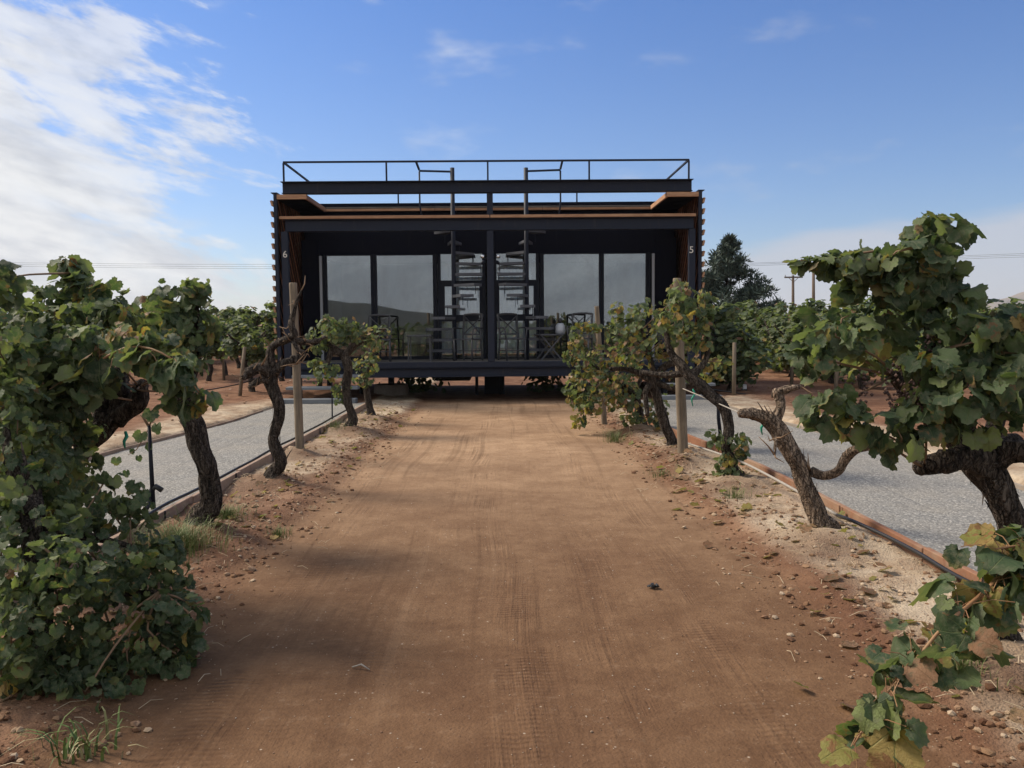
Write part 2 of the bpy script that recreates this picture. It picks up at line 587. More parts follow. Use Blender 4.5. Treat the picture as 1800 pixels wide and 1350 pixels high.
def leaf_build(gg, kind):
    info = gg.n('ShaderNodeObjectInfo')
    geo = gg.n('ShaderNodeNewGeometry')
    r = gg.m('FRACT', gg.m('ADD', gg.m('MULTIPLY', info.outputs['Random'], 7.31), gg.m('MULTIPLY', geo.outputs['Random Per Island'], 3.77)))
    r2 = gg.m('FRACT', gg.m('MULTIPLY', r, 13.7))
    uv = gg.n('ShaderNodeUVMap').outputs[0]
    u, v, _ = gg.sep(uv)
    rad = gg.m('SQRT', gg.m('ADD', gg.m('MULTIPLY', u, u), gg.m('MULTIPLY', v, v)))
    ang = gg.m('ABSOLUTE', gg.m('ARCTAN2', u, v))
    vd = gg.m('MULTIPLY', gg.m('PINGPONG', ang, 0.44), rad)
    vein = gg.mapr(vd, 0.020, 0.004)
    # side veins
    sv = gg.m('PINGPONG', gg.m('ADD', gg.m('MULTIPLY', rad, 1.0), gg.m('MULTIPLY', gg.m('PINGPONG', ang, 0.44), 0.55)), 0.075)
    vein2 = gg.mapr(sv, 0.010, 0.001, 0.0, 0.45)
    vv = gg.m('MAXIMUM', vein, vein2)
    loc = gg.xyz(gg.m('ADD', u, gg.m('MULTIPLY', r, 31.0)), gg.m('ADD', v, gg.m('MULTIPLY', r2, 17.0)), r)
    nz = gg.noise(loc, 3.2, 4, 0.6)
    nf = gg.noise(loc, 16, 4, 0.6)
    if kind == 'green':
        c = gg.ramp(r, [(0.0, (0.030, 0.054, 0.029)), (0.35, (0.052, 0.086, 0.042)), (0.75, (0.094, 0.136, 0.062)), (1.0, (0.19, 0.23, 0.085))])
        c = gg.mix(gg.mapr(nz, 0.44, 0.68, 0, 0.6), c, (0.175, 0.175, 0.118))          # dusty bloom
        edge = gg.m('MULTIPLY', gg.mapr(gg.m('ADD', rad, gg.m('MULTIPLY', nz, 0.5)), 0.92, 1.25), gg.mapr(r2, 0.55, 0.9))
        c = gg.mix(gg.m('MULTIPLY', edge, 0.8), c, (0.20, 0.17, 0.055))
        blotch = gg.m('MULTIPLY', gg.mapr(nz, 0.56, 0.63), gg.mapr(r2, 0.80, 0.93))
        c = gg.mix(blotch, c, (0.20, 0.115, 0.055))
        veinc = (0.16, 0.19, 0.085)
    elif kind == 'yellow':
        c = gg.ramp(r, [(0.0, (0.16, 0.18, 0.05)), (0.5, (0.27, 0.23, 0.065)), (1.0, (0.35, 0.24, 0.09))])
        c = gg.mix(gg.mapr(nz, 0.50, 0.62), c, (0.23, 0.12, 0.05))
        veinc = (0.18, 0.20, 0.07)
    else:
        c = gg.ramp(r, [(0.0, (0.17, 0.085, 0.045)), (0.5, (0.27, 0.15, 0.085)), (1.0, (0.34, 0.23, 0.14))])
        c = gg.mix(gg.mapr(nz, 0.45, 0.65), c, (0.13, 0.10, 0.055))
        veinc = (0.16, 0.10, 0.06)
    c = gg.mix(gg.m('MULTIPLY', vv, 0.55), c, veinc)
    c = gg.mix(gg.mapr(nf, 0.35, 0.7, 0, 0.25), c, gg.mix(0.5, c, (0.02, 0.025, 0.012)))
    under = gg.mix(0.45, c, (0.16, 0.19, 0.12))
    c = gg.mix(geo.outputs['Backfacing'], c, under)
    h = gg.m('ADD', gg.m('MULTIPLY', vv, -0.004), gg.m('MULTIPLY', nf, 0.006))
    nb = gg.bump(h, 1.0, 0.6)
    p = pbsdf(gg, c, 0.55, 0.26, 0, nb)
    t = gg.n('ShaderNodeBsdfTranslucent')
    gg.put(t.inputs[0], gg.mix(1.0, c, (1.5, 1.6, 0.75), 'MULTIPLY'))
    mxs = gg.n('ShaderNodeMixShader')
    mxs.inputs[0].default_value = 0.36
    gg.put(mxs.inputs[1], p)
    gg.put(mxs.inputs[2], t.outputs[0])
    return mxs.outputs[0]


M_LEAF = {k: mat('leaf_' + k, (lambda kk: lambda gg: leaf_build(gg, kk))(k)) for k in ('green', 'yellow', 'brown')}


def paint_build(gg, col, rough=0.55, spec=0.2, dirt=1.0):
    o = objc(gg)
    n_ = gg.noise(o, 3.0, 5, 0.65)
    st = gg.noise(gg.v('MULTIPLY', o, (6, 6, 0.6)), 2.0, 4, 0.6)
    dust = gg.noise(o, 22, 5, 0.7)
    c = gg.mix(gg.mapr(n_, 0.4, 0.7, 0, 0.5), col, tuple(q * 1.4 + 0.003 for q in col))
    c = gg.mix(gg.m('MULTIPLY', gg.mapr(st, 0.58, 0.75), 0.35 * dirt), c, (0.055, 0.050, 0.048))
    c = gg.mix(gg.m('MULTIPLY', gg.mapr(dust, 0.60, 0.75), 0.3 * dirt), c, (0.10, 0.085, 0.07))
    return pbsdf(gg, c, gg.mapr(n_, 0.3, 0.7, rough - 0.1, rough + 0.15), spec, 0, gg.bump(dust, 0.0015, 0.5))


M_STEEL = mat('dark_painted_steel', lambda gg: paint_build(gg, (0.013, 0.017, 0.030)))
M_STEEL_BLACK = mat('black_painted_steel', lambda gg: paint_build(gg, (0.004, 0.006, 0.013)))
M_PANEL = mat('dark_wall_panel', lambda gg: paint_build(gg, (0.005, 0.006, 0.012), 0.7, 0.08, 0.35))
M_TREAD = mat('stair_tread_paint', lambda gg: paint_build(gg, (0.085, 0.092, 0.108)))
M_STEP = mat('grey_step_paint', lambda gg: paint_build(gg, (0.14, 0.15, 0.165), 0.7))


def wood_build(gg, a, b, axis=0, rough=0.75, vary=0.45):
    o = objc(gg)
    sc = [9, 9, 9]
    sc[axis] = 0.6
    s = gg.v('MULTIPLY', o, tuple(sc))
    gr = gg.noise(s, 5, 5, 0.65, 2, 0.8)
    info = gg.n('ShaderNodeObjectInfo').outputs['Random']
    bl = gg.noise(o, 2.2, 4, 0.6)
    c = gg.mix(gg.mapr(gr, 0.30, 0.70), a, b)
    c = gg.mix(gg.mapr(bl, 0.45, 0.75, 0, 0.5), c, tuple(q * 0.55 for q in a))
    c = gg.mix(gg.mapr(info, 0, 1, 0, vary, False), c, tuple(q * (0.65 if vary < 0.5 else 0.25) for q in a))
    return pbsdf(gg, c, rough, 0.25, 0, gg.bump(gr, 0.004, 0.7))


M_CEDAR = mat('cedar', lambda gg: wood_build(gg, (0.30, 0.155, 0.085), (0.50, 0.30, 0.18)))
M_SLAT = mat('slat_wood', lambda gg: wood_build(gg, (0.15, 0.062, 0.038), (0.30, 0.14, 0.085), 2, 0.75, 0.95))  # strong per-slat darkening stands in for the shade between slats
M_POST = mat('weathered_post', lambda gg: wood_build(gg, (0.13, 0.105, 0.08), (0.29, 0.225, 0.155), 2, 0.85))
M_DECK = mat('deck_board', lambda gg: wood_build(gg, (0.075, 0.068, 0.062), (0.17, 0.155, 0.14), 0, 0.8))


def rust_build(gg, a, b, c3):
    o = objc(gg)
    n_ = gg.noise(o, 5, 6, 0.7)
    f = gg.noise(o, 45, 4, 0.7)
    x, y, z = gg.sep(o)
    c = gg.mix(gg.mapr(n_, 0.35, 0.65), a, b)
    c = gg.mix(gg.mapr(f, 0.5, 0.72, 0, 0.5), c, c3)
    c = gg.mix(gg.m('MULTIPLY', gg.mapr(gg.noise(o, 2.3, 5, 0.7), 0.42, 0.66), 0.6), c, (0.30, 0.22, 0.155))
    return pbsdf(gg, c, 0.85, 0.2, 0, gg.bump(f, 0.003, 0.8))


M_RUST = mat('rusted_edging', lambda gg: rust_build(gg, (0.25, 0.118, 0.066), (0.19, 0.088, 0.052), (0.13, 0.075, 0.05)))
M_EDGE = mat('pale_edging', lambda gg: rust_build(gg, (0.30, 0.215, 0.165), (0.22, 0.145, 0.105), (0.40, 0.33, 0.27)))
M_CONC = mat('concrete', lambda gg: rust_build(gg, (0.26, 0.23, 0.20), (0.20, 0.17, 0.145), (0.13, 0.11, 0.09)))
M_BLACK = mat('black_plastic', lambda gg: pbsdf(gg, (0.014, 0.014, 0.015), 0.45, 0.4))
M_ROPE = mat('grey_rope', lambda gg: pbsdf(gg, gg.mix(gg.noise(objc(gg), 60, 3), (0.18, 0.165, 0.15), (0.40, 0.37, 0.33)), 0.9, 0.1))
M_GREEN_TAPE = mat('green_tape', lambda gg: pbsdf(gg, (0.02, 0.25, 0.16), 0.5, 0.3))
M_WHITE = mat('white_plastic', lambda gg: pbsdf(gg, (0.50, 0.51, 0.53), 0.5, 0.3))
M_NUM = mat('pale_number', lambda gg: pbsdf(gg, (0.58, 0.56, 0.51), 0.5, 0.4))
M_CHROME = mat('lamp_metal', lambda gg: pbsdf(gg, (0.65, 0.66, 0.68), 0.25, 0.5, 0.9))
M_CHAIR = mat('chair_black', lambda gg: pbsdf(gg, gg.mix(gg.noise(objc(gg), 8, 4), (0.032, 0.034, 0.040), (0.060, 0.063, 0.072)), 0.5, 0.4))
M_LINEN = mat('bed_linen', lambda gg: pbsdf(gg, gg.mix(gg.noise(objc(gg), 6, 4), (0.55, 0.56, 0.58), (0.70, 0.71, 0.73)), 0.9, 0.1))


def curtain_build(gg):
    t = gg.n('ShaderNodeBsdfTranslucent')
    gg.put(t.inputs[0], (0.88, 0.95, 0.92, 1))
    m_ = gg.n('ShaderNodeMixShader')
    m_.inputs[0].default_value = 0.85
    gg.put(m_.inputs[1], pbsdf(gg, (0.62, 0.74, 0.73), 0.9, 0.1))
    gg.put(m_.inputs[2], t.outputs[0])
    return m_.outputs[0]


M_CURTAIN = mat('curtain', curtain_build)
M_ROOM = mat('room_wall', lambda gg: pbsdf(gg, gg.mix(gg.noise(objc(gg), 2, 3), (0.075, 0.077, 0.08), (0.10, 0.10, 0.10)), 0.8, 0.2))
M_JAMB = mat('bare_aluminium', lambda gg: pbsdf(gg, (0.34, 0.36, 0.39), 0.45, 0.4, 0.2))


def glass_build(gg):
    fr = gg.n('ShaderNodeFresnel')
    fr.inputs[0].default_value = 1.5
    n_ = gg.noise(objc(gg), 0.8, 2)
    gl = gg.n('ShaderNodeBsdfGlossy')
    gg.put(gl.inputs['Color'], (0.88, 0.95, 1.0, 1))
    gl.inputs['Roughness'].default_value = 0.012
    gg.put(gl.inputs['Normal'], gg.bump(n_, 0.004, 0.25))
    tr = gg.n('ShaderNodeBsdfTransparent')
    gg.put(tr.inputs[0], (0.86, 0.87, 0.85, 1))
    mxs = gg.n('ShaderNodeMixShader')
    gg.put(mxs.inputs[0], gg.m('ADD', fr.outputs[0], 0.11, clamp=True))
    gg.put(mxs.inputs[1], tr.outputs[0])
    gg.put(mxs.inputs[2], gl.outputs[0])
    df = gg.n('ShaderNodeBsdfDiffuse')
    gg.put(df.inputs[0], (0.34, 0.30, 0.26, 1))
    sm = gg.noise(gg.v('MULTIPLY', objc(gg), (2.2, 2.2, 0.7)), 1.6, 5, 0.65)
    m2 = gg.n('ShaderNodeMixShader')
    gg.put(m2.inputs[0], gg.mapr(sm, 0.42, 0.75, 0.0, 0.07))
    gg.put(m2.inputs[1], mxs.outputs[0])
    gg.put(m2.inputs[2], df.outputs[0])
    return m2.outputs[0]


M_GLASS = mat('tinted_glass', glass_build)
M_GRASS = mat('grass', lambda gg: pbsdf(gg, gg.ramp(gg.n('ShaderNodeNewGeometry').outputs['Random Per Island'], [(0, (0.06, 0.10, 0.025)), (0.6, (0.12, 0.17, 0.045)), (0.85, (0.22, 0.21, 0.09)), (1, (0.36, 0.30, 0.17))]), 0.6, 0.3))
M_STONE = mat('stone', lambda gg: pbsdf(gg, gg.ramp(gg.n('ShaderNodeNewGeometry').outputs['Random Per Island'], [(0, (0.15, 0.085, 0.055)), (0.55, (0.25, 0.16, 0.105)), (0.85, (0.31, 0.23, 0.165)), (1, (0.42, 0.37, 0.31))]), 0.95, 0.15, 0, gg.bump(gg.noise(pos(gg), 90, 4, 0.7), 0.006, 0.8)))
M_CLOD = mat('clod', lambda gg: pbsdf(gg, gg.ramp(gg.n('ShaderNodeNewGeometry').outputs['Random Per Island'], [(0, (0.16, 0.085, 0.05)), (0.4, (0.26, 0.165, 0.105)), (0.8, (0.34, 0.25, 0.17)), (1, (0.43, 0.34, 0.25))]), 0.95, 0.1, 0, gg.bump(gg.noise(pos(gg), 90, 4, 0.7), 0.006, 0.8)))
M_GRAPE = mat('dried_grape', lambda gg: pbsdf(gg, gg.ramp(gg.n('ShaderNodeNewGeometry').outputs['Random Per Island'], [(0, (0.05, 0.03, 0.03)), (0.6, (0.11, 0.065, 0.055)), (1, (0.22, 0.14, 0.11))]), 0.75, 0.3))
M_GRAPE_BLUE = mat('blue_grape', lambda gg: pbsdf(gg, gg.ramp(gg.n('ShaderNodeNewGeometry').outputs['Random Per Island'], [(0, (0.018, 0.018, 0.035)), (1, (0.06, 0.06, 0.10))]), 0.5, 0.4))
M_PINE = mat('pine_needles', lambda gg: pbsdf(gg, gg.ramp(gg.n('ShaderNodeNewGeometry').outputs['Random Per Island'], [(0, (0.026, 0.044, 0.036)), (0.6, (0.052, 0.078, 0.060)), (1, (0.10, 0.13, 0.095))]), 0.6, 0.25))
M_OLIVE = mat('olive_leaves', lambda gg: pbsdf(gg, gg.ramp(gg.n('ShaderNodeNewGeometry').outputs['Random Per Island'], [(0, (0.07, 0.095, 0.06)), (0.6, (0.13, 0.16, 0.10)), (1, (0.22, 0.25, 0.17))]), 0.7, 0.2))
M_HILL = mat('dry_hill', lambda gg: pbsdf(gg, gg.mix(gg.mapr(gg.noise(pos(gg), 0.006, 5, 0.6), 0.4, 0.6), (0.19, 0.155, 0.12), (0.12, 0.105, 0.085)), 0.95, 0.05))
M_DARKHILL = mat('scrub_hill', lambda gg: pbsdf(gg, gg.mix(gg.mapr(gg.noise(pos(gg), 0.01, 5, 0.6), 0.4, 0.6), (0.022, 0.024, 0.018), (0.042, 0.040, 0.030)), 0.95, 0.05))
M_POLE = mat('pole_wood', lambda gg: wood_build(gg, (0.10, 0.07, 0.05), (0.16, 0.12, 0.09), 2, 0.9))

# ------------------------------------------------------------------ ground
KERB = 2.50


def kx(sg, y):          # distance of the edging from the middle of the driveway
    y = np.asarray(y, float)
    t = np.clip((y - 7.0) / 5.5, 0, 1)
    return KERB - (0.36 * t * t * (3 - 2 * t) if sg > 0 else 0.03 * t)


def farx(sg, y):        # far edge of the gravel
    y = np.asarray(y, float)
    t = np.clip((y - 8.0) / 5.0, 0, 1)
    return (4.30 if sg > 0 else 4.50) - 0.45 * t * t * (3 - 2 * t)


MOUNDS = []          # (x, y, height, radius), filled from the vines and posts below
BASES = [(350, 945), (480, 855), (528, 806), (617, 762), (652, 742), (1758, 1188), (1455, 965), (1298, 860), (1200, 820), (1182, 803), (1130, 762)]
for bx_, by_ in BASES:
    q = ground(bx_, by_)
    MOUNDS.append((q.x, q.y, 0.07, 0.26))
MOUNDS[5] = (MOUNDS[5][0], MOUNDS[5][1], 0.09, 0.30)


def height(x, y):
    x = np.asarray(x, float)
    y = np.asarray(y, float)
    ax = np.abs(x)
    wob = 0.16 * fbm(x * 0.0 + np.sign(x) * 5, y * 0.9, 3, 11)
    h = 0.045 * sstep(ax + wob, 1.55, 1.78) + 0.015 * sstep(ax, 2.2, 2.45)
    kk_ = np.where(x > 0, kx(1, y), kx(-1, y))
    ff_ = np.where(x > 0, farx(1, y), farx(-1, y))
    inpath = sstep(ax - kk_, -0.02, 0.02) * (1 - sstep(ax - ff_, -0.04, 0.04)) * (1 - sstep(y, 15.6, 15.9))
    outer = sstep(ax - ff_, -0.04, 0.10)
    verge = sstep(ax + wob, 1.5, 1.9)
    h = h + verge * 0.045 * fbm(x * 1.7, y * 1.7, 5, 3, 0.62) + verge * 0.018 * fbm(x * 9, y * 9, 3, 5, 0.6)
    h = h + (1 - verge) * 0.010 * fbm(x * 1.4, y * 0.5, 3, 8)
    h = h + outer * (0.075 + 0.05 * fbm(x * 0.8, y * 0.8, 5, 23, 0.6))
    h = h * (1 - inpath) + inpath * (-0.02)
    for mx_, my_, mh, mr in MOUNDS:
        h = h + mh * np.exp(-((x - mx_) ** 2 + (y - my_) ** 2) / mr ** 2) * (1 - inpath)
    # bank of soil behind the cabin
    h = h + 0.35 * sstep(y, 21.8, 27.0) + 0.12 * fbm(x * 0.11, y * 0.11, 3, 31) * sstep(np.hypot(x, y - 8), 14, 60)
    return h


def hz(x, y):
    return float(height(np.array([x]), np.array([y]))[0])


def axis(fine0, fine1, st, lo, hi):
    a = list(np.arange(fine0, fine1 + 1e-6, st))
    s_, v = st, fine0
    while v > lo:
        s_ *= 1.13
        v -= s_
        a.insert(0, v)
    s_, v = st, fine1
    while v < hi:
        s_ *= 1.13
        v += s_
        a.append(v)
    return np.array(a)


XS = axis(-5.0, 5.0, 0.04, -6000, 6000)
YS = axis(1.5, 17.0, 0.04, -6000, 7000)


def grid_sheet(name, xs, ys, zf, mats, attrs=None):
    X, Y = np.meshgrid(xs, ys)
    x, y = X.ravel(), Y.ravel()
    z = zf(x, y)
    nx, ny = len(xs), len(ys)
    i = np.arange(ny - 1)[:, None] * nx + np.arange(nx - 1)[None, :]
    i = i.ravel()
    quads = np.stack([i, i + 1, i + nx + 1, i + nx], 1).astype(np.int32)
    me = bpy.data.meshes.new(name)
    me.vertices.add(len(x))
    me.vertices.foreach_set('co', np.stack([x, y, z], 1).astype(np.float32).ravel())
    me.loops.add(quads.size)
    me.loops.foreach_set('vertex_index', quads.ravel())
    me.polygons.add(len(quads))
    me.polygons.foreach_set('loop_start', np.arange(0, quads.size, 4, dtype=np.int32))
    me.polygons.foreach_set('loop_total', np.full(len(quads), 4, dtype=np.int32))
    me.polygons.foreach_set('use_smooth', np.ones(len(quads), dtype=bool))
    me.update()
    if attrs:
        for k, v in attrs(x, y).items():
            at_ = me.attributes.new(k, 'FLOAT', 'POINT')
            at_.data.foreach_set('value', v.astype(np.float32))
    me.materials.append(mats)
    o = bpy.data.objects.new(name, me)
    COL.objects.link(o)
    return o


TRACKS = [(-1.15, 0.10, 0.13), (-0.78, -0.06, 0.12), (-0.50, 0.05, 0.11), (-0.12, -0.10, 0.13), (0.22, 0.06, 0.12), (0.62, 0.05, 0.15), (0.88, -0.05, 0.12), (1.25, 0.07, 0.10)]


def soil_attrs(x, y):
    ax = np.abs(x)
    wob = 0.20 * fbm(x * 0.9, y * 0.9, 4, 41)
    road = 1 - sstep(ax + wob, 1.40, 1.85)
    road = np.where(y > 15.6, road * (1 - sstep(y, 15.6, 17.5)), road)
    kk_ = np.where(x > 0, kx(1, y), kx(-1, y))
    ff_ = np.where(x > 0, farx(1, y), farx(-1, y))
    verge = sstep(ax + wob, 1.66, 1.95) * (1 - sstep(ax - kk_, 0.02, 0.15))
    strip = sstep(ax - ff_, -0.06, 0.05) * (1 - sstep(ax - ff_ + wob, 0.55, 1.2)) * (1 - sstep(y, 14.5, 16.5))
    side = np.where(x > 0, 1.15, 0.10 + 0.85 * sstep(y, 6.8, 9.5))
    sand = np.clip(verge * side * (0.95 + 0.9 * fbm(x * 0.9, y * 0.6, 4, 51)) + strip * 0.9, 0, 1)
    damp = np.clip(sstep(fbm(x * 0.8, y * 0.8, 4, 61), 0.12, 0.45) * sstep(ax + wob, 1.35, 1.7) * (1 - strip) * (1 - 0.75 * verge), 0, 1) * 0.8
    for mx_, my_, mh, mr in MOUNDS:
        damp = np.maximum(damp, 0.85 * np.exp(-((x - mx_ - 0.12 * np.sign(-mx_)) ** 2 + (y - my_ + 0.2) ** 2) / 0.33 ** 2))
    tr = np.zeros_like(x)
    for i, (x0, sl, wd) in enumerate(TRACKS):
        xc = x0 + sl * (y - 6) * 0.16 + 0.13 * np.sin(y * 0.55 + i * 1.9) + 0.05 * np.sin(y * 1.3 + i)
        tr = np.maximum(tr, np.exp(-((x - xc) / wd) ** 4) * (0.55 + 0.45 * np.sin(i * 2.4 + 1)) )
    tr = tr * road * (1 - 0.6 * sstep(y, 12, 16))
    return dict(road=road, sand=sand, damp=damp, track=np.clip(tr, 0, 1))


i0 = int(np.searchsorted(XS, -1.72))
i1 = int(np.searchsorted(XS, 1.72))
j0 = int(np.searchsorted(YS, -30))
j1 = int(np.searchsorted(YS, 16.4))
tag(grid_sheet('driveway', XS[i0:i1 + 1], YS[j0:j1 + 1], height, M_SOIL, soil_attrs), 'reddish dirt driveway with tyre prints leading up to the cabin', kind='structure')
tag(grid_sheet('ground', XS[:i0 + 1], YS, height, M_SOIL, soil_attrs), 'bare reddish vineyard soil left of the dirt driveway', kind='structure')
tag(grid_sheet('ground', XS[i1:], YS, height, M_SOIL, soil_attrs), 'bare reddish vineyard soil right of the dirt driveway', kind='structure')
tag(grid_sheet('ground', XS[i0:i1 + 1], YS[j1:], height, M_SOIL, soil_attrs), 'shaded soil under and behind the raised cabin', kind='structure')

GRAV = 0.085


def gravel_z(x, y):
    return GRAV + 0.012 * fbm(x * 1.3, y * 1.3, 4, 71) + 0.006 * fbm(x * 11, y * 11, 2, 73)


def gravel_sheet(sg, label):
    ys = np.arange(-8, 15.62, 0.08)
    ts = np.linspace(0, 1, 34)
    T, Y = np.meshgrid(ts, ys)
    A, B = kx(sg, Y) + 0.02, farx(sg, Y) - 0.012
    X = sg * (A + (B - A) * T)
    x, y = X.ravel(), Y.ravel()
    z = gravel_z(x, y) + 0.012 * np.exp(-(T.ravel() * 14) ** 2)
    nx, ny = len(ts), len(ys)
    i = (np.arange(ny - 1)[:, None] * nx + np.arange(nx - 1)[None, :]).ravel()
    q = np.stack([i, i + 1, i + nx + 1, i + nx], 1)
    if sg < 0:
        q = q[:, ::-1]
    me = bpy.data.meshes.new('gravel_path')
    me.from_pydata(np.stack([x, y, z], 1).tolist(), [], q.tolist())
    o = link('gravel_path', me, M_GRAVEL, None, True)
    tag(o, label, kind='structure')


gravel_sheet(-1, 'grey gravel path left of the driveway leading to the steps')
gravel_sheet(1, 'grey gravel path right of the driveway leading to the steps')

# edging of the two paths: boards end to end, steel stakes
for sgn in (-1, 1):
    lab = 'orange rusted edging board along the right gravel path' if sgn > 0 else 'pale timber edging board along the left gravel path'
    k = empty('kerb', (sgn * KERB, 8, 0))
    tag(k, lab, kind='structure')
    y = 1.0
    rs = random.Random(4 + sgn)
    while y < 15.5:
        L = min(rs.choice([2.0, 1.6, 1.8, 2.4]) if y < 6.5 else 1.2, 15.55 - y)
        x0, x1 = sgn * float(kx(sgn, y)), sgn * float(kx(sgn, y + L))
        t_ = rs.uniform(-0.005, 0.005)
        zt = 0.135 + rs.uniform(-0.006, 0.006)
        a, b = Vector((x0 + t_, y + 0.003, (zt - 0.08) / 2)), Vector((x1 + t_, y + L - 0.003, (zt - 0.08) / 2))
        MB().bar(a, b, 0.040, zt + 0.08, 0.004).build('board', M_RUST if sgn > 0 else M_EDGE, k)
        if rs.random() < 0.75:
            ys = y + L * rs.uniform(0.3, 0.9)
            xs = sgn * (float(kx(sgn, ys)) - 0.034)
            MB().tube([(xs, ys, -0.05), (xs + rs.uniform(-.004, .004), ys, zt + 0.008)], 0.007, 6).build('stake', M_STEEL_BLACK if sgn < 0 else M_RUST, k)
        y += L
    f = empty('kerb', (sgn * 4.4, 8, 0))
    tag(f, 'thin weathered board on the far side of the %s gravel path' % ('right' if sgn > 0 else 'left'), kind='structure')
    y = 2.0
    while y < 14.0:
        L = 1.5
        y1 = min(y + L, 14.2)
        zt = 0.118 + rs.uniform(-0.006, 0.006)
        MB().bar((sgn * float(farx(sgn, y)), y + 0.004, (zt - 0.06) / 2), (sgn * float(farx(sgn, y1)), y1 - 0.004, (zt - 0.06) / 2), 0.022, zt + 0.06, 0.003).build('board', M_EDGE if sgn < 0 else M_CONC, f)
        y += L

# ------------------------------------------------------------------ leaves
rl = random.Random(11)


def leaf_mesh(name, m, rim, inner, seed):
    rs = random.Random(seed)
    cup = rs.uniform(-0.10, 0.30)
    fold = rs.uniform(0.05, 0.35)
    curl = rs.uniform(-0.15, 0.45)
    ph = rs.uniform(0, 6.28)
    asym = rs.uniform(0.9, 1.1)

    def shape(th):            # th = 0 at the tip, +-pi at the petiole
        a = abs(th)
        r = 0.50
        r += 0.085 * math.exp(-(a / 0.42) ** 2)
        r += 0.060 * math.exp(-((a - 1.15) / 0.36) ** 2)
        r += 0.035 * math.exp(-((a - 2.15) / 0.40) ** 2)
        r -= 0.055 * math.exp(-((a - 0.66) / 0.16) ** 2)
        r -= 0.045 * math.exp(-((a - 1.68) / 0.18) ** 2)
        r -= 0.34 * math.exp(-((a - math.pi) / 0.20) ** 2)
        return r

    def z(x, y):
        yy = y - 0.1
        return -cup * (x * x + yy * yy) + fold * abs(x) * 0.8 - curl * max(0, y - 0.35) ** 2 + 0.05 * math.sin(7 * x + ph) * (abs(x) + 0.2) + 0.05 * math.sin(6 * y + ph * 2) + 0.035 * math.sin(11 * x + 9 * y + ph)
    cx, cy = 0.0, 0.42
    vs = [(cx, cy)]
    rings = []
    if inner:
        ring = []
        for k in range(inner):
            th = 2 * math.pi * k / inner
            r = 0.27
            ring.append(len(vs))
            vs.append((cx + r * math.sin(th), cy + r * math.cos(th)))
        rings.append(ring)
    ring = []
    for k in range(rim):
        th = 2 * math.pi * (k + 0.5) / rim
        t2 = th if th <= math.pi else th - 2 * math.pi
        r = shape(t2) * (1 + (0.065 if k % 2 else -0.05) * (1 if rim > 16 else 0.6)) * (1 + rs.uniform(-0.04, 0.04))
        ring.append(len(vs))
        vs.append((cx + r * math.sin(th) * asym, cy + r * math.cos(th)))
    rings.append(ring)
    fs = []
    r0 = rings[0]
    for k in range(len(r0)):
        fs.append((0, r0[(k + 1) % len(r0)], r0[k]))
    if inner:
        ra, rb = rings
        ia = 0
        na, nb = len(ra), len(rb)
        j = 0
        for k in range(nb):
            # advance the inner ring when the outer passes it
            tgt = int(round((k + 1) * na / nb))
            fs.append((ra[ia % na], rb[(k + 1) % nb], rb[k]))
            if tgt > ia:
                fs.append((ra[ia % na], ra[(ia + 1) % na], rb[(k + 1) % nb]))
                ia += 1
    v3 = [(x, y, z(x, y)) for x, y in vs]
    me = bpy.data.meshes.new(name)
    me.from_pydata(v3, [], fs)
    uvl = me.uv_layers.new(name='UVMap')
    for lp in me.loops:
        uvl.data[lp.index].uv = vs[lp.vertex_index]
    me.polygons.foreach_set('use_smooth', [True] * len(me.polygons))
    me.materials.append(m)
    me.update()
    return me


LEAF = {}
for kk in ('green', 'yellow', 'brown'):
    LEAF['hi', kk] = [leaf_mesh('leaf', M_LEAF[kk], 30, 8, 100 + s) for s in range(7)]
    LEAF['lo', kk] = [leaf_mesh('leaf', M_LEAF[kk], 14, 0, 200 + s) for s in range(5)]
TPL = {}
for key, lst in LEAF.items():
    TPL[key] = []
    for me in lst:
        v = np.array([q.co[:] for q in me.vertices])
        f = [tuple(p.vertices) for p in me.polygons]
        uv = [tuple(me.uv_layers[0].data[i].uv) for i in range(len(me.loops))]
        TPL[key].append((v, f, uv))


def leaf_matrix(p, n, tip, size):
    n = n.normalized()
    t = tip - n * tip.dot(n)
    t = t.normalized() if t.length > 1e-5 else n.orthogonal().normalized()
    s = t.cross(n)
    M = Matrix((s, t, n)).transposed().to_4x4()
    return Matrix.Translation(p) @ M @ Matrix.Diagonal((size, size, size, 1))


def merged_leaves(name, items, level, parent=None):
    """items: (matrix, variant, tone) -> one mesh"""
    me = bpy.data.meshes.new(name)
    vs, fs, uvs, mi = [], [], [], []
    base = 0
    kinds = ['green', 'yellow', 'brown']
    for M, var, tone in items:
        v, f, uv = TPL[level, tone][var % len(TPL[level, tone])]
        A = np.array(M)
        w = v @ A[:3, :3].T + A[:3, 3]
        vs.append(w)
        fs.extend([tuple(i + base for i in q) for q in f])
        uvs.extend(uv)
        mi.extend([kinds.index(tone)] * len(f))
        base += len(v)
    me.from_pydata(np.concatenate(vs).tolist(), [], fs)
    uvl = me.uv_layers.new(name='UVMap')
    uvl.data.foreach_set('uv', np.array(uvs, dtype=np.float32).ravel())
    for kk in kinds:
        me.materials.append(M_LEAF[kk])
    me.polygons.foreach_set('material_index', np.array(mi, dtype=np.int32))
    me.polygons.foreach_set('use_smooth', [True] * len(me.polygons))
    me.update()
    o = bpy.data.objects.new(name, me)
    COL.objects.link(o)
    if parent is not None:
        o.parent = parent
        o.location = -Vector(ORIGIN[parent.name])
    o['kind'] = 'stuff'
    return o


DENS, LSC = 2.5, 0.74


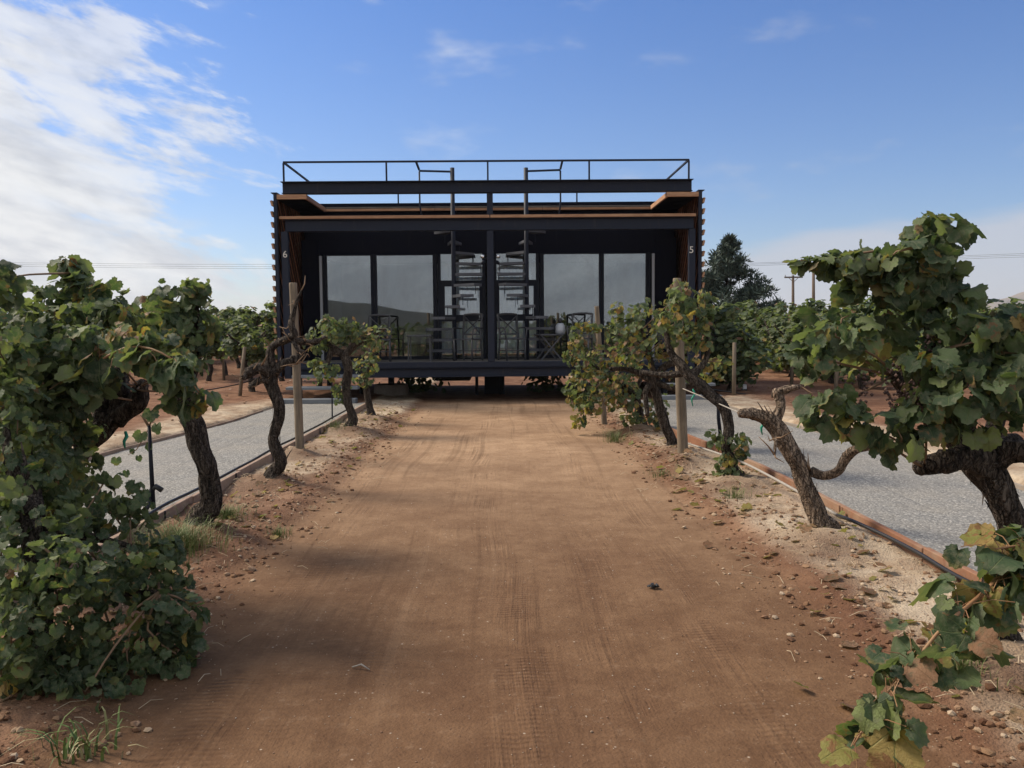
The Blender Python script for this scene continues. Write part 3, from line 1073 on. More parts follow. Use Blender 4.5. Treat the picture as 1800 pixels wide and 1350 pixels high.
def make_vine(label, base_px, trunk, arms=(), blobs=(), canes=(), seed=1, lsize=0.10, tones=(0.9, 0.06, 0.04), level='hi', bark=None, group=None, bunches=(), twigs=0, thin=0.85, loose=1.0):
    """trunk: [(px,py,Y,r)], arms: lists of the same, blobs: (px,py,Y,rx,ry,n[,size,tones]), canes: ([(px,py,Y)], n, spread, size)"""
    rs = random.Random(seed)
    bark = bark or M_BARK
    b = at(trunk[0][0], trunk[0][1], trunk[0][2])
    bz = hz(b.x, b.y)
    base = Vector((b.x, b.y, bz))
    root = empty('grapevine', base)
    tag(root, label, 'grapevine', group or 'old grapevines beside the driveway')
    tp = [at(p[0], p[1], p[2]) for p in trunk]
    tp[0] = Vector((base.x, base.y, bz - 0.06))
    rr = [p[3] * thin for p in trunk]
    flare = [base + (tp[1] - base) * 0.0 + Vector((0, 0, -0.06)), base + (tp[1] - base) * 0.18] + tp[1:]
    MB().tube(flare, [rr[0] * 1.45, rr[0] * 1.02] + rr[1:], 26, 0.17, rs, 0.03, ridge=0.11).build('trunk', bark, root, True)
    # peeling strips of bark
    mbk = MB()
    for k in range(46 if tp[0].y < 9 else 14):
        i = rs.randrange(len(tp) - 1)
        t = rs.random()
        c0 = tp[i].lerp(tp[i + 1], t)
        ax_ = (tp[i + 1] - tp[i]).normalized()
        n_ = ax_.orthogonal().normalized()
        n_.rotate(Matrix.Rotation(rs.uniform(0, 6.28), 3, ax_))
        r_ = rr[i] * (1 - t) + rr[i + 1] * t
        L = rs.uniform(0.05, 0.16)
        side = ax_.cross(n_) * rs.uniform(0.004, 0.010)
        q0 = c0 + n_ * r_ * 0.98
        q1 = q0 + ax_ * L * 0.5 * rs.choice((-1, 1)) + n_ * 0.006
        q2 = q0 + (q1 - q0) * 2 + n_ * rs.uniform(0.002, 0.022) + side * rs.uniform(-1.5, 1.5)
        mbk.add([q0 - side, q0 + side, q1 - side * 0.9, q1 + side * 0.9, q2 - side * 0.3, q2 + side * 0.3], [(0, 1, 3, 2), (2, 3, 5, 4)])
    mbk.build('bark_strips', bark, root)['kind'] = 'stuff'
    for a in arms:
        ap = [at(p[0], p[1], p[2]) for p in a]
        mba = MB().tube(ap, [p[3] * thin for p in a], 16, 0.24, rs, 0.025, ridge=0.10)
        mba.build('arm', bark, root, True)
        for q, r_ in ((ap[-1], a[-1][3]), (ap[len(ap) // 2], a[len(ap) // 2][3])):
            if r_ * thin > 0.014:
                u = Vector((rs.uniform(-1, 1), rs.uniform(-1, 1), rs.uniform(-.3, 1))).normalized() * r_ * thin
                MB().tube([q - u * 0.4, q + u * 0.5, q + u * 1.2, q + u * 1.5], [r_ * thin * 0.9, r_ * thin * 1.12, r_ * thin * 0.7, r_ * thin * 0.25], 10, 0.25, rs, 0.02).build('knot', bark, root, True)
    wood = [at(*p[:3]) for p in trunk[2:]] + [at(*p[:3]) for a in arms for p in a]
    centre = Vector((base.x, base.y, 0))
    items = []
    pets = []

    def put(p, size, tn, outw):
        r_ = rs.random()
        tone = 'green' if r_ < tn[0] else ('yellow' if r_ < tn[0] + tn[1] else 'brown')
        rnd = Vector((rs.gauss(0, 1), rs.gauss(0, 1), rs.gauss(0, 1)))
        n = outw * 0.75 + Vector((0, 0, 0.45)) + rnd * 0.62
        tip = Vector((0, 0, -0.9)) + outw * 0.35 + Vector((rs.gauss(0, 1), rs.gauss(0, 1), rs.gauss(0, 1))) * 0.40
        sz = size * rs.uniform(0.42, 1.35) * (0.8 if tone == 'brown' else 1)
        if p.z < hz(p.x, p.y) + 0.03:
            p.z = hz(p.x, p.y) + 0.03 + rs.random() * 0.05
        items.append((leaf_matrix(p, n, tip, sz), rs.randrange(35), tone))
    for bl in blobs:
        px, py, Y, rx, ry, n = bl[:6]
        n = int(n * (DENS if Y < 7 else 2.6) * loose)
        size = (bl[6] if len(bl) > 6 and bl[6] else lsize) * (LSC if Y < 7 else 0.80)
        tn = bl[7] if len(bl) > 7 else tones
        c = at(px, py, Y)
        rx_, rz_ = rx * Y / F, ry * Y / F
        ryd = 0.6 * (rx_ + rz_)
        # a cane from the head to the blob
        org = min(wood, key=lambda q: (q - c).length)
        mid = (org + c) * 0.5 + Vector((rs.uniform(-.1, .1), rs.uniform(-.1, .1), 0.0))
        end = c + Vector((rs.uniform(-.3, .3) * rx_, 0, rs.uniform(0.2, 0.7) * rz_))
        MB().tube([org, mid, c, end], [0.0065, 0.005, 0.004, 0.0025], 6, 0, rs, 0.06).build('cane', M_CANE, root, True)
        for k in range(n):
            while True:
                q = Vector((rs.uniform(-1, 1), rs.uniform(-1, 1), rs.uniform(-1, 1)))
                if 0.15 < q.length < 1:
                    break
            q = q.normalized() * (q.length ** 0.75) * (rs.uniform(1.0, 1.38) if rs.random() < 0.16 else 1.0)
            p = c + Vector((q.x * rx_, q.y * ryd, q.z * rz_))
            outw = Vector((q.x, q.y - 0.25, q.z * 0.5))
            put(p, size, tn, outw)
    for cn in canes:
        pp, n, spread, size = cn[:4]
        tn = cn[4] if len(cn) > 4 else tones
        P = [at(*q) for q in pp]
        MB().tube(P, [0.009 * (1 - 0.7 * i / (len(P) - 1)) for i in range(len(P))], 8, 0.1, rs, 0.05).build('cane', M_CANE_RED, root, True)
        L = [(P[i + 1] - P[i]).length for i in range(len(P) - 1)]
        T = sum(L)
        pet = MB()
        pets.append(pet)
        for k in range(n):
            s = T * (k + rs.random() * 0.8) / n
            i = 0
            while i < len(L) - 1 and s > L[i]:
                s -= L[i]
                i += 1
            c = P[i].lerp(P[i + 1], min(1, s / L[i]))
            o = Vector((rs.gauss(0, 1), rs.gauss(0, 1) - 0.4, rs.gauss(0, 0.8))) * spread
            put(c + o, size, tn, (o.normalized() * 0.6 + Vector((-0.75, -0.45, 0.55))).normalized())
            pet.tube([c, c + o * 0.5 + Vector((0, 0, 0.012)), items[-1][0].translation], 0.0016, 4, cap=False)
    for pm in pets:
        pm.build('leaf_stalks', M_CANE_RED, root)['kind'] = 'stuff'
    for k in range(twigs):
        a = rs.choice(arms)
        p = a[rs.randrange(len(a))]
        q = at(*p[:3])
        e = q + Vector((rs.uniform(-.12, .12), rs.uniform(-.1, .1), rs.uniform(-0.05, .14)))
        MB().tube([q, (q + e) / 2 + Vector((rs.uniform(-.03, .03), 0, rs.uniform(-.03, .03))), e], [0.007, 0.005, 0.002], 5).build('twig', M_CANE, root, True)
    for (px, py, Y, ln, blue) in bunches:
        mb = MB()
        c = at(px, py, Y)
        for k in range(46):
            t = rs.random()
            w = 0.045 * (1 - t * 0.75) * ln / 0.18
            q = c + Vector((rs.gauss(0, 0.6) * w, rs.gauss(0, 0.6) * w, -t * ln))
            r_ = rs.uniform(0.006, 0.0095)
            vv = [q + Vector(o) * r_ for o in ((1, 0, 0), (-1, 0, 0), (0, 1, 0), (0, -1, 0), (0, 0, 1), (0, 0, -1))]
            mb.add(vv, [(0, 2, 4), (2, 1, 4), (1, 3, 4), (3, 0, 4), (2, 0, 5), (1, 2, 5), (3, 1, 5), (0, 3, 5)])
        mb.build('grape_bunch', M_GRAPE_BLUE if blue else M_GRAPE, root, True)
    if items:
        items.sort(key=lambda it: (it[0].translation - CAM).length / it[0].to_scale().x)
        for M, var, tone in items[:300]:
            ms = LEAF[level, tone]
            o = bpy.data.objects.new('leaf', ms[var % len(ms)])
            COL.objects.link(o)
            o.parent = root
            o.matrix_local = Matrix.Translation(-base) @ M
        if len(items) > 300:
            merged_leaves('foliage', items[300:], level, root)
    return root


# ------------------------------------------------------------------ the cabin
YF, YG, YB = 16.3, 17.95, 21.6             # front beams, glazing line, back wall


def fx(px):
    return at(px, 450, YF).x


def fz(py, px=862, Y=YF):
    return at(px, py, Y).z


XL, XR = fx(500), fx(1217)
XC = fx(862)
ZD = fz(636)
ZB = fz(662)
cabin = empty('cabin', (XC, (YF + YB) / 2, 0))
tag(cabin, 'dark steel twin cabin raised on posts with wooden side screens and a roof terrace', 'cabin')


def part(name, mb, m, parent=None, smooth=False):
    return mb.build(name, m, parent or cabin, smooth)


def ibeam(x0, x1, y, z0, z1, fl=0.09):
    mb = MB()
    mb.box(x0, x1, y - 0.008, y + 0.008, z0 + 0.0125, z1 - 0.0125)
    mb.box(x0 - 0.02, x1 + 0.02, y - fl, y + fl, z1 - 0.012, z1, 0.003)
    mb.box(x0, x1, y - fl, y + fl, z0, z0 + 0.012, 0.003)
    return mb


# deck
dk = part('deck', MB().box(XL + 0.03, XR - 0.03, YF + 0.16, YG - 0.05, ZD - 0.14, ZD - 0.032), M_STEEL_BLACK)
nb_ = 11
for i in range(nb_):
    y0 = YF + 0.02 + i * (YG - YF - 0.02) / nb_
    part('plank', MB().box(XL + 0.03, XR - 0.03, y0 + 0.004, y0 + (YG - YF) / nb_ - 0.006, ZD - 0.030, ZD + random.uniform(-0.001, 0.001), 0.003), M_DECK, dk)
part('deck_edge', MB().box(XL, XR, YF - 0.05, YF + 0.015, ZD - 0.105, ZD + 0.008, 0.006), M_STEEL)
zb0, zb1 = ZB, ZD - 0.112
part('floor_beam', ibeam(XL, XR, YF + 0.03, zb0, zb1, 0.07), M_STEEL)
for x in (XL + 0.06, XR - 0.06):
    part('floor_beam', MB().box(x - 0.06, x + 0.06, YF + 0.12, YB, zb0, zb1), M_STEEL_BLACK)
part('floor_beam', MB().box(XL + 0.13, XR - 0.13, YB - 0.1, YB, zb0, zb1), M_STEEL_BLACK)
part('room_floor', MB().box(XL + 0.1, XR - 0.1, YG + 0.06, YB - 0.05, ZD - 0.14, ZD - 0.003), M_DECK)
# columns
zlow1, zlow0 = fz(384), fz(405)
zup1, zup0 = fz(318), fz(339)
wc = 0.065
part('column', MB().box(XC - wc, XC + wc, YF - 0.06, YF + 0.06, ZD + 0.010, zlow0 - 0.002, 0.005), M_STEEL)
part('column', MB().box(XC - wc * 0.9, XC + wc * 0.9, YF - 0.06, YF + 0.06, zlow1 + 0.062, zup0 - 0.002, 0.005), M_STEEL)
cl = part('column', MB().box(fx(496.5), fx(508), YF - 0.07, YF + 0.05, zb0, zlow0 - 0.002, 0.005), M_STEEL)
cr = part('column', MB().box(fx(1210), fx(1221), YF - 0.07, YF + 0.05, zb0, zlow0 - 0.002, 0.005), M_STEEL)
# front beams
part('eave_beam', ibeam(fx(503), fx(1219), YF, zlow0, zlow1, 0.08), M_STEEL)
part('eave_board', MB().box(fx(495), XC - 0.01, YF - 0.10, YF + 0.10, zlow1 + 0.003, zlow1 + 0.058, 0.004), M_CEDAR)
part('eave_board', MB().box(XC + 0.01, fx(1221), YF - 0.10, YF + 0.10, zlow1 + 0.003, zlow1 + 0.058, 0.004), M_CEDAR)
part('parapet_beam', ibeam(fx(500), fx(1215), YF, zup0, zup1, 0.10), M_STEEL)
# the roof frame round the stair opening: two arms and the back
zc1, zc0 = fz(340.5), fz(349)
XA0, XA1 = fx(487), fx(543)
XB0, XB1 = fx(1170), fx(1229)
YC = YG + 0.02
for (a, b) in ((XA0, XA1), (XB0, XB1)):
    part('soffit', MB().box(a + 0.02, b - 0.045, YF + 0.03, YC + 0.3, zc0 + 0.01, zc1 - 0.012), M_PANEL)
    part('fascia_board', MB().box(a, b, YF - 0.09, YF - 0.05, zc0, zc1 - 0.002, 0.004), M_CEDAR)
part('fascia_board', MB().box(XA1 - 0.04, XA1, YF - 0.046, YC, zc0, zc1 - 0.002, 0.004), M_CEDAR)
part('fascia_board', MB().box(XB0, XB0 + 0.04, YF - 0.046, YC, zc0, zc1 - 0.002, 0.004), M_CEDAR)
nx_ = 3
for i in range(nx_):
    x0 = XA1 + (XB0 - XA1) * i / nx_
    x1 = XA1 + (XB0 - XA1) * (i + 1) / nx_
    part('fascia_board', MB().box(x0 + 0.003, x1 - 0.003, YC + 0.003, YC + 0.045, zc0 + 0.012, zc1 - 0.03, 0.004), M_CEDAR)
    part('fascia_board', MB().box(x0 + 0.003, x1 - 0.003, YC + 0.002, YC + 0.08, zc1 - 0.028, zc1 + 0.006, 0.004), M_DECK)
part('roof', MB().box(XA0 + 0.05, XB1 - 0.05, YC + 0.1, YB + 0.1, zc0 - 0.05, zc1 - 0.05).box(XA1 - 0.2, XB0 + 0.2, YC + 0.12, YC + 0.3, zc1 - 0.049, zc1 + 0.10), M_PANEL)
part('lintel_panel', MB().box(XL + 0.05, XR - 0.05, YC + 0.05, YC + 0.095, fz(446, 862, YG), zc0 - 0.052), M_PANEL)
# walls
part('wall', MB().box(XL - 0.01, XL + 0.08, YG + 0.1, YB, ZD - 0.14, zc0 - 0.055), M_PANEL)
part('wall', MB().box(XR - 0.08, XR + 0.01, YG + 0.1, YB, ZD - 0.14, zc0 - 0.055), M_PANEL)
RW = [(at(772, 600, YB).x, at(852, 600, YB).x), (at(870, 600, YB).x, at(948, 600, YB).x)]
ZRT = ZD + 2.35
rw = MB()
for (x0, x1) in ((XL + 0.085, RW[0][0]), (RW[0][1], RW[1][0]), (RW[1][1], XR - 0.085)):
    rw.box(x0, x1, YB - 0.09, YB - 0.003, ZD - 0.002, zc0 - 0.055)
for (x0, x1) in RW:
    rw.box(x0 + 0.001, x1 - 0.001, YB - 0.088, YB - 0.005, ZRT, zc0 - 0.056)
part('wall', rw, M_ROOM)
for (x0, x1) in RW:
    bw = part('window', MB().box(x0 + 0.002, x0 + 0.05, YB - 0.07, YB - 0.02, ZD, ZRT - 0.002).box(x1 - 0.05, x1 - 0.002, YB - 0.07, YB - 0.02, ZD, ZRT - 0.002).box(x0 + 0.05, x1 - 0.05, YB - 0.068, YB - 0.022, ZRT - 0.06, ZRT - 0.003).box(x0 + 0.05, x1 - 0.05, YB - 0.068, YB - 0.022, ZD + 0.86, ZD + 0.92), M_STEEL_BLACK)
    part('pane', MB().box(x0 + 0.048, x1 - 0.048, YB - 0.048, YB - 0.042, ZD + 0.001, ZRT - 0.055), M_GLASS, bw)
part('partition', MB().box(XC - 0.07, XC + 0.07, YG + 0.07, YB - 0.095, ZD, zc0 - 0.06), M_ROOM)
part('ceiling', MB().box(XL + 0.085, XC - 0.075, YG + 0.12, YB - 0.095, fz(440, 862, YG), fz(440, 862, YG) + 0.05).box(XC + 0.075, XR - 0.085, YG + 0.12, YB - 0.095, fz(440, 862, YG), fz(440, 862, YG) + 0.05), M_ROOM)


def gx(px):
    return at(px, 540, YG).x


def gz(py):
    return fz(py, 862, YG)


part('wall_panel', MB().box(gx(533), gx(562), YG - 0.02, YG + 0.09, ZD, gz(420)), M_PANEL)
part('wall_panel', MB().box(gx(1151), gx(1188), YG - 0.02, YG + 0.09, ZD, gz(420)), M_PANEL)
# windows: frame and pane
ZT = gz(446)


def window(x0, x1, z0, z1, fl, fr_, ft, fb, name='window'):
    mb = MB()
    y0, y1 = YG - 0.03, YG + 0.05
    mb.box(x0, x0 + fl, y0, y1, z0, z1, 0.003).box(x1 - fr_, x1, y0, y1, z0, z1, 0.003)
    mb.box(x0 + fl, x1 - fr_, y0 + 0.003, y1, z1 - ft, z1, 0.003).box(x0 + fl, x1 - fr_, y0 + 0.003, y1, z0, z0 + fb, 0.003)
    w = part(name, mb, M_STEEL_BLACK)
    part('pane', MB().box(x0 + fl - 0.004, x1 - fr_ + 0.004, YG + 0.006, YG + 0.014, z0 + fb - 0.004, z1 - ft + 0.004), M_GLASS, w)
    return w


zb_ = ZD + 0.004
window(gx(570), gx(658.5), zb_, ZT, 0.075, 0.070, 0.02, 0.07)
window(gx(659), gx(769), zb_, ZT, 0.055, 0.09, 0.02, 0.07)
window(gx(949), gx(1057), zb_, ZT, 0.09, 0.05, 0.02, 0.07)
window(gx(1057.5), gx(1143), zb_, ZT, 0.05, 0.10, 0.02, 0.07)
for px in (563.5, 1145.5):
    part('jamb_glint', MB().box(gx(px), gx(px + 4.5), YG - 0.045, YG + 0.06, zb_, gz(448), 0.003), M_JAMB)  # pale strip stands for light mirrored at the window edge
for (a, b, am, bm) in ((770, 854, 782, 843), (868, 948, 878, 938)):
    dr = MB()
    door = None
    y0, y1 = YG - 0.035, YG + 0.05
    for (x0, x1, z0, z1) in (
            (gx(a), gx(a + 5.5), zb_, ZT), (gx(b - 5.5), gx(b), zb_, ZT),
            (gx(a + 5.5), gx(b - 5.5), gz(503), gz(492.5)), (gx(a + 5.5), gx(b - 5.5), gz(564.5), gz(553)),
            (gx(a + 5.5), gx(b - 5.5), zb_, gz(629)),
            (gx(a + 5.5), gx(am), gz(553), gz(503)), (gx(bm), gx(b - 5.5), gz(553), gz(503))):
        dr.box(x0, x1, y0, y1, z0, z1)
    door = part('door', dr, M_STEEL_BLACK)
    for (x0, x1, z0, z1) in ((gx(a + 5), gx(b - 5), gz(493), ZT), (gx(am - .5), gx(bm + .5), gz(553.5), gz(502.5)), (gx(a + 5), gx(b - 5), gz(629.5), gz(564))):
        part('pane', MB().box(x0, x1, YG + 0.006, YG + 0.014, z0, z1), M_GLASS, door)
    part('handle', MB().box(gx(b - 11) - 0.012, gx(b - 11) + 0.012, YG - 0.08, YG - 0.036, gz(562) , gz(550), 0.004), M_JAMB, door)
# the side screens: sloping slats in a steel frame
zs0, zs1 = zb0 + 0.02, zc1 + 0.004
for sgn, xo, lab in ((-1, fx(484), None), (1, fx(1233), None)):
    xin = xo - sgn * 0.05
    ca = part('screen_frame', MB().box(min(xo - sgn * 0.02, xin - sgn * 0.03), max(xo - sgn * 0.02, xin - sgn * 0.03), YF - 0.10, YF - 0.02, zs0, zc1 + 0.02, 0.004)
              .box(xo - sgn * 0.09, xo + sgn * 0.03, YF - 0.10, YB, zc1 + 0.022, zc1 + 0.036), M_STEEL)
    part('screen_backing', MB().box(xo - sgn * 0.008, xo + sgn * 0.004, YF - 0.015, YB, zs0, zs1), M_STEEL_BLACK, ca)
    L0, L1 = YF - 0.015, YB
    H_ = zs1 - zs0
    SL = 1.35                      # the slats drop 1.35 m for each metre of depth
    dd = Vector((0, 1, -SL)).normalized()
    up = Vector((0, SL, 1)).normalized()
    b0 = 0.05
    while b0 < (L1 - L0) + H_ / SL - 0.05:
        # centre line: y = L0 + b0 - (z - zs0) / SL
        zlo, zhi = zs0, zs1
        zhi = min(zhi, zs0 + b0 * SL)
        zlo = max(zlo, zs0 + (b0 - (L1 - L0)) * SL)
        if zhi - zlo > 0.12:
            pa = Vector((xin, L0 + b0 - (zhi - zs0) / SL, zhi))
            pb = Vector((xin, L0 + b0 - (zlo - zs0) / SL, zlo))
            o1 = up * 0.038 + Vector((sgn * 0.036, 0, 0))
            o2 = -up * 0.038 - Vector((sgn * 0.006, 0, 0))
            th = Vector((sgn * 0.018, 0, 0)) - up * 0.012
            vs = [pa + o1, pa + o2, pb + o2, pb + o1, pa + o1 + th, pa + o2 + th, pb + o2 + th, pb + o1 + th]
            part('slat', MB().add(vs, [(0, 1, 2, 3), (7, 6, 5, 4), (0, 4, 5, 1), (1, 5, 6, 2), (2, 6, 7, 3), (3, 7, 4, 0)]), M_SLAT, ca)
        b0 += 0.21
    # lapped board ends standing proud on the outside
    z = zs0 + 0.05
    while z < zs1 - 0.05:
        part('slat', MB().box(xo - sgn * 0.005, xo + sgn * 0.035, YF - 0.07, YF + 0.5, z, z + 0.10, 0, Matrix.Translation((xo, 0, z)) @ Matrix.Rotation(sgn * R(14), 4, 'Y') @ Matrix.Translation((-xo, 0, -z))), M_CEDAR, ca)
        z += 0.205
# roof terrace railing
zr = fz(283)
rail = part('railing', MB().bar((fx(502), YF, zr), (fx(1210), YF, zr), 0.034), M_STEEL)
for px in (502.5, 682, 859, 1036, 1210):
    part('post', MB().bar((fx(px), YF, zup1), (fx(px), YF, zr - 0.018), 0.032), M_STEEL, rail)
YR = 19.4
for px in (502.5, 1210):
    part('side_rail', MB().bar((fx(px), YF + 0.018, zr), (fx(px), YR, zr), 0.034), M_STEEL, rail)
part('back_rail', MB().bar((fx(503) + 0.02, YR, zr), (fx(1209) - 0.02, YR, zr), 0.034), M_STEEL, rail)
for px in (700, 1014):
    q = at(px, 345, YR)
    part('post', MB().bar((q.x, YR, zc1 - 0.05), (q.x, YR, zr - 0.018), 0.032), M_STEEL, rail)
# spiral stairs, mirrored pair
for sgn, ppx in ((1, 797), (-1, 925.5)):
    YS_ = 17.26
    cx = at(ppx, 450, YS_).x
    ztop = at(ppx, 295, YS_).z
    st = part('spiral_stair', MB().tube([(cx, YS_, ZD), (cx, YS_, ztop)], 0.045, 14), M_STEEL, None, True)
    rise = (zc1 - ZD) / 14.5
    rad_ = 0.585
    for k in range(1, 14):
        th = R(150 + 30 * (k - 1))
        z = ZD + rise * k
        c0, s0 = math.cos(th), math.sin(th)
        mb = MB()
        ins, wid = 0.05, 0.21
        prof = [(0.03, -0.05), (rad_, -wid * 0.72), (rad_ + 0.02, 0.0), (rad_, wid * 0.72), (0.03, 0.05)]
        vs = []
        for zz in (z - 0.055, z):
            for (u, w) in prof:
                vs.append((cx + sgn * (u * c0 - w * s0), YS_ + (u * s0 + w * c0) * 0.9, zz))
        n5 = len(prof)
        fs = [tuple(range(n5)), tuple(range(2 * n5 - 1, n5 - 1, -1))] + [(i, (i + 1) % n5, n5 + (i + 1) % n5, n5 + i) for i in range(n5)]
        part('tread', mb.add(vs, fs), M_TREAD, st)
        bx_, by_ = cx + sgn * (rad_ * c0 + 0.1 * s0), YS_ + (rad_ * s0 - 0.1 * c0) * 0.9
        part('baluster', MB().bar((bx_, by_, z - rise * 0.97), (bx_, by_, z - 0.03), 0.014), M_STEEL, st)
    # guard rail on the roof
    gp = at(737 if sgn > 0 else 985, 300, 17.15)
    zg = zr
    part('guard_rail', MB().bar((cx, YS_, zg - 0.02), (gp.x, 17.15, zg - 0.02), 0.036).bar((gp.x, 17.13, zg), (gp.x + sgn * 0.02, YF + 0.02, zg), 0.036), M_STEEL, st)
    part('guard_post', MB().tube([(gp.x + sgn * 0.05, 17.15, zlow1 + 0.08), (gp.x, 17.15, zc0), (gp.x, 17.15, zg - 0.03)], 0.018, 8), M_STEEL, st, True)
    # twin spot lamp on the centre column
    lx = XC + (-0.11 if sgn > 0 else 0.11)
    lp = part('wall_lamp', MB().box(min(XC - sgn * wc, lx), max(XC - sgn * wc, lx), YF + 0.02, YF + 0.05, fz(456), fz(452)), M_STEEL_BLACK)
    part('lamp_head', MB().tube([(lx - sgn * 0.02, YF + 0.03, fz(449)), (lx - sgn * 0.05, YF - 0.05, fz(452))], [0.022, 0.036], 12), M_CHROME, lp, True)
    part('lamp_head', MB().tube([(lx - sgn * 0.02, YF + 0.03, fz(459)), (lx - sgn * 0.04, YF - 0.05, fz(463))], [0.022, 0.034], 12), M_STEEL_BLACK, lp, True)
# house numbers
for txt, px, py, cpart in (('6', 501, 447.5, cl), ('5', 1215.5, 439.5, cr)):
    cu = bpy.data.curves.new('house_number', 'FONT')
    cu.body = txt
    cu.size = 0.185
    cu.align_x = 'CENTER'
    cu.align_y = 'CENTER'
    cu.extrude = 0.006
    cu.materials.append(M_NUM)
    tmp = bpy.data.objects.new('house_number_curve', cu)
    COL.objects.link(tmp)
    me = bpy.data.meshes.new_from_object(tmp.evaluated_get(bpy.context.evaluated_depsgraph_get()))
    bpy.data.objects.remove(tmp)
    o = bpy.data.objects.new('house_number', me)
    COL.objects.link(o)
    o.parent = cabin
    q = at(px, py, YF - 0.085)
    o.location = q - Vector(ORIGIN[cabin.name])
    o.rotation_euler = (R(90), 0, 0)
    o['label'] = 'pale numeral %s fixed to the %s corner' % (txt, 'left' if txt == '6' else 'right')
# feet
part('support_post', MB().box(fx(845), fx(875), YF + 2.2, YF + 2.45, -0.1, zb0 - 0.003, 0.01), M_STEEL_BLACK)
for px in (838, 880, 884, 634, 1090):
    q = at(px, 660, YF + 2.0)
    part('support_post', MB().tube([(q.x, YF + 2.0, -0.1), (q.x, YF + 2.0, zb0 + 0.02)], 0.035, 10), M_STEEL_BLACK)
for x in (XL + 0.3, XR - 0.3):
    for yy in (YF + 2.5, YB - 0.3):
        ft = part('support_post', MB().box(x - 0.05, x + 0.05, yy - 0.05, yy + 0.05, 0.2, zb0 - 0.003), M_STEEL_BLACK)
for x in (at(688, 680, 18.2).x, at(1075, 680, 18.2).x):
    part('footing', MB().tube([(x, 18.2, -0.1), (x, 18.2, 0.26)], [0.40, 0.36], 20), M_CONC)
    part('support_post', MB().box(x - 0.06, x + 0.06, 18.14, 18.26, 0.262, zb0 - 0.003), M_STEEL_BLACK)
tk = part('water_tank', MB().box(at(765, 670, 19).x, at(828, 670, 19).x, 18.8, 19.6, 0.28, zb0 - 0.01, 0.03), M_BLACK)
# inside: beds glimpsed through the panes, and curtains added to brighten the door panes
for (a, b) in ((712, 764), (1010, 1060)):
    x0, x1 = at(a, 600, 19.4).x, at(b, 600, 19.4).x
    bd = empty('bed', ((x0 + x1) / 2, 19.4, ZD))
    tag(bd, 'low bed with pale grey bedding inside the %s window' % ('left' if a < 880 else 'right'), 'bed', 'beds inside the cabin')
    MB().box(x0, x1, 19.0, 20.9, ZD + 0.05, ZD + 0.30, 0.02).build('bed_base', M_DECK, bd)
    MB().box(x0 + 0.01, x1 - 0.01, 19.02, 20.9, ZD + 0.305, ZD + 0.60, 0.05).build('mattress', M_LINEN, bd)
    MB().box(x0 + 0.08, x1 - 0.08, 20.4, 20.8, ZD + 0.605, ZD + 0.74, 0.05).build('pillow', M_LINEN, bd)
for (x0, x1), side in zip(RW, ('left', 'right')):
    vs, fs = [], []
    n_ = 60
    for i in range(n_ + 1):
        x = x0 - 0.02 + (x1 - x0 + 0.04) * i / n_
        y = YB - 0.16 + 0.025 * math.sin(i * 0.9)
        vs += [(x, y, ZD + 0.012), (x, y, ZRT - 0.02)]
    for i in range(n_):
        fs.append((2 * i, 2 * i + 2, 2 * i + 3, 2 * i + 1))
    cu_ = MB().add(vs, fs).build('curtain', M_CURTAIN, None, True)
    tag(cu_, 'pale sheer curtain added to brighten the %s glass door' % side, 'curtain', 'curtains behind the doors')

# front steps
for (a, b, side) in ((497, 629, 'left'), (1148, 1263, 'right')):
    x0, x1 = at(a, 690, 15.8).x, at(b, 690, 15.8).x
    s_ = empty('front_steps', ((x0 + x1) / 2, 15.8, 0))
    tag(s_, 'grey open front steps at the end of the %s gravel path' % side, 'steps', 'front steps of the cabin')
    for i, (z, y0) in enumerate(((0.165, 15.50), (0.375, 15.78), (0.585, 16.02))):
        off = 0.06 * i
        MB().box(x0 + (off if side == 'left' else 0), x1 + (0 if side == 'left' else -off), y0, y0 + 0.27, z - (0.085 if i == 0 else 0.055), z, 0.006).build('tread', M_STEP, s_)
    for x in (x0 + 0.25, x1 - 0.25):
        MB().box(x - 0.04, x + 0.04, 15.62, 15.70, -0.05, 0.078).box(x - 0.04, x + 0.04, 15.86, 15.94, -0.05, 0.318).box(x - 0.04, x + 0.04, 16.08, 16.16, -0.05, 0.528).build('stringer', M_STEEL_BLACK, s_)


